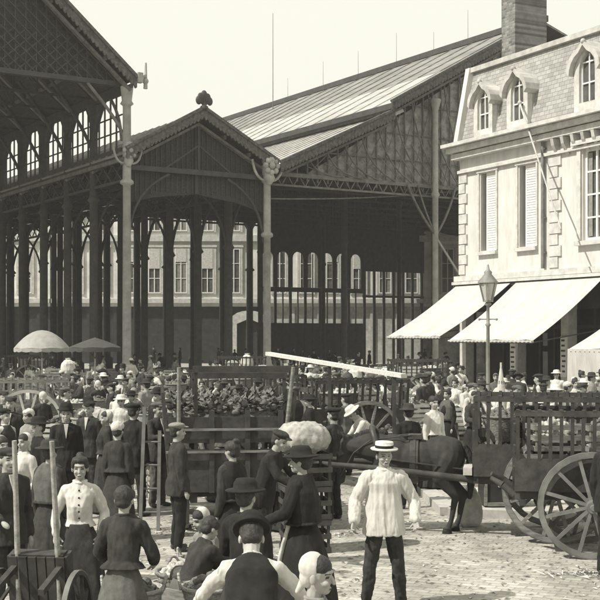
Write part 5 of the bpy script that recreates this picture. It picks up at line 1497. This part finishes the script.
occ = [(2.35, 16.1, 2.6), (4.0, 15.3, 1.5), (at(224, 18.2).x, 18.2, 1.7), (at(306, 20.6).x, 20.6, .8), (at(24, 27.5).x, 27.5, 1.6), (at(42, 40).x, 40, .4), (at(95, 36).x, 36, .4), (lp.x, lp.y, .5),
       (at(501, 27.5).x, 27.5, .35), (at(455, 29.5).x, 29.5, .5), (at(345, 34).x, 34, .5), (at(376, 21.8).x, 21.8, .7), (at(586, 19.8).x, 19.8, .5), (at(544, 18.9).x, 18.9, .5), (at(500, 18.9).x, 18.9, .6),
       (at(66, 18.2).x, 18.2, .5), (at(106, 18.9).x, 18.9, .5), (at(134, 18.6).x, 18.6, .5), (at(158, 19.6).x, 19.6, .5), (at(89, 20.4).x, 20.4, .5), (at(289, 17.2).x, 17.2, .5), (at(335, 22.5).x, 22.4, 1.0)]
def free(x, y, r): return all((x - a) ** 2 + (y - b) ** 2 > (r + c) ** 2 for a, b, c in occ)
rnd = random.Random(42)

# market carts and stall tables standing about
def auto(o, p, rz, desc, group, cat, z=0):
    put(o, p, rz, None, group, cat); o.location.z = gz(p[0], p[1]) + z
    AUTO.append((o, desc, Vector((p[0], p[1], 0))))
protoH = handcart(); protoC = two_wheel_cart(None, m=M_wood, L=1.9, r=.65, sides=.6); protoC2 = two_wheel_cart(None, m=M_wooddark, L=2.1, r=.72, sides=.95, slatv=True)
protoT = stall_table(); protoTc = stall_table(cloth=M_cloth)
protoB = [basket(.27, .3, M_wicker, M_leaf, 1), basket(.3, .26, M_wickerpale, M_root, 2), basket(.25, .34, M_wickerpale, M_fruit, 3), basket(.33, .24, M_wicker, M_root, 4, oval=1.2), basket(.27, .45, M_wicker, None, 5)]
descB = ['brown basket of greens', 'pale shallow basket of roots', 'pale deep basket of dark fruit', 'wide brown basket of roots', 'tall empty brown basket']
protoK = [crate(.6, .4, .28, M_woodpale, M_leaf, 1), crate(.62, .42, .3, M_wood, M_root, 2), crate(.6, .4, .28, M_woodpale, M_fruit, 3), crate(.6, .4, .3, M_woodpale, None, 4)]
descK = ['pale crate of greens', 'brown crate of roots', 'pale crate of dark fruit', 'pale empty crate']
protoS = [sack(.75, .25, M_sack, 1), sack(.68, .27, M_cloth, 2), bundle(.9, .6, .45, M_cloth, 'cloth_bundle', 7), bundle(.9, .65, .5, M_sack, 'cloth_bundle', 8)]
descS = ['tied burlap sack', 'tied white sack', 'white cloth bundle', 'burlap bundle']
protos_all = [protoH, protoC, protoC2, protoT, protoTc] + protoB + protoK + protoS
def goods_on(p, rz, L, Wd, z, n, layers=1):
    for i in range(n):
        x = -L / 2 + L * (i + .5) / n; y = rnd.uniform(-.08, .08)
        k_ = rnd.random()
        if k_ < .55: j = rnd.randrange(4); o = copy_tree(protoB[j]); d = descB[j]; g_ = 'market baskets'; ct = 'basket'
        elif k_ < .85: j = rnd.randrange(4); o = copy_tree(protoK[j]); d = descK[j]; g_ = 'market crates'; ct = 'crate'
        else: j = rnd.randrange(1, 4); o = copy_tree(protoS[j]); d = descS[j]; g_ = 'sacks and bundles'; ct = 'sack' if j < 2 else 'bundle'
        X, Y, _ = loc(Vector((p[0], p[1], 0)), rz, x, y, 0)
        auto(o, (X, Y), rz + rnd.uniform(-.3, .3), d, g_, ct, z)
fix = [(352, 25.5, 'C2', .3), (405, 23.6, 'H', 0), (425, 26.5, 'T', .1), (250, 27, 'T', .2), (205, 24.6, 'H', .4), (120, 25, 'T', 0), (165, 30, 'C', .3), (75, 30.5, 'Tc', .1), (10, 21.8, 'H', 1.0), (300, 31, 'C', -.3),
       (390, 33, 'Tc', .2), (232, 33, 'C2', .1), (445, 23.2, 'Tc', .1), (525, 25, 'T', .2), (560, 22, 'Tc', .2), (540, 31, 'Tc', .4), (135, 36, 'C2', -.2), (320, 39, 'T', 0), (270, 42, 'C', .5), (200, 42, 'T', .1), (420, 40, 'C2', 0),
       (60, 45, 'C', .3), (10, 36, 'T', .2), (370, 45, 'Tc', 0), (160, 50, 'Tc', 0), (240, 52, 'C2', .2), (320, 53, 'T', 0), (100, 54, 'T', .1), (30, 56, 'C2', 0), (400, 54, 'T', 0), (595, 26, 'H', .5), (470, 37, 'T', .1), (55, 23.5, 'T', .15)]
for px, D_, k_, rz in fix:
    p = at(px, D_)
    src_, desc, g_, ct, r_ = {'H': (protoH, 'wooden handcart', 'handcarts', 'handcart', 1.0), 'C': (protoC, 'low sided cart', 'market carts in the square', 'cart', 1.3), 'C2': (protoC2, 'tall slatted cart', 'market carts in the square', 'cart', 1.4),
                     'T': (protoT, 'bare trestle table', 'stall tables', 'table', .8), 'Tc': (protoTc, 'white covered trestle table', 'stall tables', 'table', .8)}[k_]
    if not free(p.x, p.y, r_ * .6): continue
    o = copy_tree(src_); auto(o, p, rz, desc, g_, ct); occ.append((p.x, p.y, r_ * .75))
    z = {'H': .55, 'C': .83, 'C2': .9, 'T': .80, 'Tc': .82}[k_]
    L = {'H': 1.3, 'C': 1.7, 'C2': 1.8, 'T': 1.7, 'Tc': 1.7}[k_]
    goods_on(p, rz, L, .7, z, 3 if k_ != 'H' else 2)
    if k_ in ('C2', 'C'): goods_on(p, rz, L * .7, .7, z + .42, 2)
# stacked crates and baskets on the ground
for i in range(120):
    for _ in range(40):
        y = 19.5 + 38 * rnd.random() ** 1.25; x = rnd.uniform(-.26, .26) * y
        px = 300 + F * x / y
        if (px > 330 and y < 21.5) or not free(x, y, .32): continue
        break
    else: continue
    occ.append((x, y, .3))
    kk = rnd.random(); rz = rnd.uniform(0, 3)
    if kk < .42:
        j = rnd.randrange(5); auto(copy_tree(protoB[j]), (x, y), rz, descB[j], 'market baskets', 'basket')
    elif kk < .85:
        nst = rnd.choice([1, 2, 3, 4]); 
        for q in range(nst):
            j = rnd.randrange(4); o = copy_tree(protoK[j])
            pos_ = '' if nst == 1 else ('top ' if q == nst - 1 else 'bottom ' if q == 0 else 'middle ')
            auto(o, (x, y), rz + rnd.uniform(-.15, .15), pos_ + descK[j] + ('' if nst == 1 else ' in stack'), 'market crates', 'crate', .31 * q)
    else:
        j = rnd.randrange(4); auto(copy_tree(protoS[j]), (x, y), rz, descS[j], 'sacks and bundles', 'sack' if j < 2 else 'bundle')

# crowd prototypes
W1 = ((.10, -.1, -.22), (-.04, -.2, -.02)); W2 = ((.12, .05, -.24), (-.06, -.14, -.16)); W3 = ((.06, -.16, -.2), (.0, -.22, .06))
V = .017
PR = [
 (dict(H=1.70, top_m=M_dark, hat='cap', hat_m=M_dark, open_v=True), 'man in dark jacket and cap'),
 (dict(H=1.72, top_m=M_black, bottom_m=M_black, hat='bowler', hat_m=M_black, armR=W1), 'man in black suit and bowler hat'),
 (dict(H=1.66, top_m=M_grey, bottom_m=M_dark, hat='cap', hat_m=M_black, armL=W1, armR=W1), 'capped man in grey raising his hands'),
 (dict(H=1.68, top='shirt', top_m=M_blouse, vest=M_dark, bottom_m=M_dark, hat='cap', hat_m=M_grey, armR=W3), 'man in waistcoat and white sleeves'),
 (dict(H=1.70, top='smock', top_m=M_midgrey, bottom_m=M_dark, hat='wide', hat_m=M_dark), 'man in grey smock and brimmed hat'),
 (dict(H=1.66, top='smock', top_m=M_blouse, bottom_m=M_grey, hat='wide', hat_m=M_straw, armL=W2, armR=W2), 'man in white smock and straw hat'),
 (dict(H=1.6, top='blouse', top_m=M_blouse, bottom='skirt', bottom_m=M_dark, woman=True, bun=True, armL=W2, armR=W2), 'woman in white blouse and dark skirt'),
 (dict(H=1.58, top='jacket', top_m=M_dark, bottom='skirt', bottom_m=M_black, woman=True, hat='scarf', hat_m=M_blouse, armL=W1, armR=W1), 'woman in dark dress and white headscarf'),
 (dict(H=1.6, top='jacket', top_m=M_black, bottom='skirt', bottom_m=M_black, woman=True, shawl=M_grey, bun=True), 'woman in grey shawl and black skirt'),
 (dict(H=1.57, top='blouse', top_m=M_grey, bottom='skirt', bottom_m=M_grey, woman=True, hat='scarf', hat_m=M_midgrey, apron=M_cloth, armL=W1, armR=W2), 'woman in grey with white apron'),
 (dict(H=1.6, top='blouse', top_m=M_midgrey, bottom='skirt', bottom_m=M_dark, woman=True, hat='bonnet', hat_m=M_blouse), 'woman in grey blouse and white bonnet'),
 (dict(H=1.64, top_m=M_dark, bottom_m=M_grey, hat='wide', hat_m=M_black, lean=.5, armL=((.03, -.1, -.24), (0, -.12, -.22)), armR=((.03, -.1, -.24), (0, -.12, -.22))), 'man in dark jacket bending forward'),
 (dict(H=1.58, top='blouse', top_m=M_blouse, bottom='skirt', bottom_m=M_grey, woman=True, hat='scarf', hat_m=M_dark, lean=.5, armL=((.03, -.1, -.24), (0, -.12, -.22)), armR=((.03, -.1, -.24), (0, -.12, -.22))), 'woman in white blouse bending forward'),
 (dict(H=1.6, top='jacket', top_m=M_black, bottom='skirt', bottom_m=M_dark, woman=True, hat='wide', hat_m=M_black, apron=M_midgrey), 'woman in black with brimmed hat'),
]
protoP = []
for kw, d in PR:
    o = make_person(vox=V, **kw); del o['_h']; protoP.append((o, d))
protos_all += [o for o, _ in protoP]
wts = [6, 2, 4, 4, 4, 3, 4, 6, 5, 5, 5, 3, 3, 3]
def place_person(x, y, rz=None, grp='market crowd'):
    j = rnd.choices(range(len(protoP)), wts)[0]
    o = copy_tree(protoP[j][0]); s_ = rnd.uniform(.95, 1.04); o.scale = (s_, s_, s_)
    auto(o, (x, y), rnd.uniform(-pi, pi) if rz is None else rz, protoP[j][1], grp, 'person')
n_ = 0
for band, count, r0 in (((19.5, 24), 30, .34), ((24, 32), 72, .27), ((32, 44), 80, .27), ((44, 60), 42, .30)):
    for i in range(count):
        for _ in range(60):
            y = rnd.uniform(*band); x = rnd.uniform(-.262, .262) * y; px = 300 + F * x / y
            if (px > 330 and y < 23): continue
            if px > 470 and y > 36: continue       # the shops
            if not free(x, y, r0): continue
            occ.append((x, y, r0)); place_person(x, y); break
for i in range(50):
    for _ in range(40):
        y = rnd.uniform(61, 88) if i < 36 else rnd.uniform(96, 110); x = rnd.uniform(-.26, .13) * y
        if not free(x, y, .4): continue
        occ.append((x, y, .4)); place_person(x, y, grp='crowd in the shade of the halls'); break
# people and baskets in front of the shops
for px, D_ in ((492, 35), (556, 34), (520, 33), (575, 30), (548, 27.5), (510, 40.5), (478, 26), (432, 27.5), (415, 30)):
    p = at(px, D_)
    if free(p.x, p.y, .3): occ.append((p.x, p.y, .3)); place_person(p.x, p.y)
for o in protos_all: kill_tree(o)

# labels that single each thing out
groups = {}
for o, d, p in AUTO:
    px = 300 + F * p.x / p.y
    if p.y > 60:
        hall = 'tall left hall' if px < 122 else 'middle gable' if px < 262 else 'wide right hall'
        lab = d + ' in shade of ' + hall
    else: lab = d + ' ' + where(p)
    groups.setdefault(lab, []).append((px, p.y, o))
ORD = ['leftmost', 'second from left', 'third from left', 'fourth from left', 'fifth from left', 'sixth from left']
for lab, L in groups.items():
    L.sort(key=lambda q: q[0])
    for i, (px, y, o) in enumerate(L):
        if len(L) == 1: t_ = lab
        elif len(L) <= 6: t_ = lab + ', ' + (ORD[i] if i < len(L) - 1 or len(L) > 6 else 'rightmost')
        else: t_ = lab
        w_ = t_.split()
        o['label'] = ' '.join(w_[:16])

# ---------------------------------------------------------------- straw and leaf litter
lt = MB(); rl = random.Random(9)
for _ in range(2600):
    y = 11.5 + 22 * rl.random() ** 1.3; x = rl.uniform(-.27, .27) * y; z = gz(x, y) + .006; t = rl.uniform(0, pi); L = rl.uniform(.015, .06); w_ = rl.uniform(.006, .022)
    cx_, sx_ = cos(t), sin(t)
    lt.cur = rl.choice([0, 0, 1, 2])
    lt.add([(x - cx_ * L, y - sx_ * L, z), (x + sx_ * w_, y - cx_ * w_, z + .012), (x + cx_ * L, y + sx_ * L, z + .004), (x - sx_ * w_, y + cx_ * w_, z + .008)], [(0, 1, 2, 3)])
for _ in range(46):
    yc = 11.8 + 16 * rl.random() ** 1.2; xc = rl.uniform(-.26, .26) * yc; R_ = rl.uniform(.1, .4)
    for _ in range(rl.randrange(20, 80)):
        a_ = rl.uniform(0, 2 * pi); q = R_ * rl.random(); x = xc + cos(a_) * q * 1.6; y = yc + sin(a_) * q; z = gz(x, y) + .008; t = rl.uniform(0, pi); L = rl.uniform(.02, .08); w_ = rl.uniform(.004, .014)
        lt.cur = rl.choice([0, 1, 1, 2, 2]); lt.add([(x - cos(t) * L, y - sin(t) * L, z), (x + sin(t) * w_, y - cos(t) * w_, z + .02), (x + cos(t) * L, y + sin(t) * L, z + .01), (x - sin(t) * w_, y + cos(t) * w_, z + .012)], [(0, 1, 2, 3)])
tag(lt.build('litter', [M_leaf, M_straw, M_wood]), kind='stuff')

for o in bpy.data.objects:
    if o.parent is None and 'label' in o and len(o['label'].split()) > 16: print('LONGLABEL', o.name, o['label'])

# ---------------------------------------------------------------- thin haze volume, added to lift the blacks in the halls
hz = MB(); hz.box((0, 190, 19), (520, 480, 40))
hm_ = bpy.data.materials.new('black lifting haze'); hm_.use_nodes = True; hn = hm_.node_tree.nodes; hn.clear()
ho_ = hn.new('ShaderNodeOutputMaterial'); pv = hn.new('ShaderNodeVolumePrincipled'); pv.inputs['Color'].default_value = (.97, .96, .93, 1); pv.inputs['Density'].default_value = .0007; pv.inputs['Anisotropy'].default_value = 0.0
hm_.node_tree.links.new(pv.outputs[0], ho_.inputs['Volume'])
tag(hz.build('haze', hm_), kind='stuff')
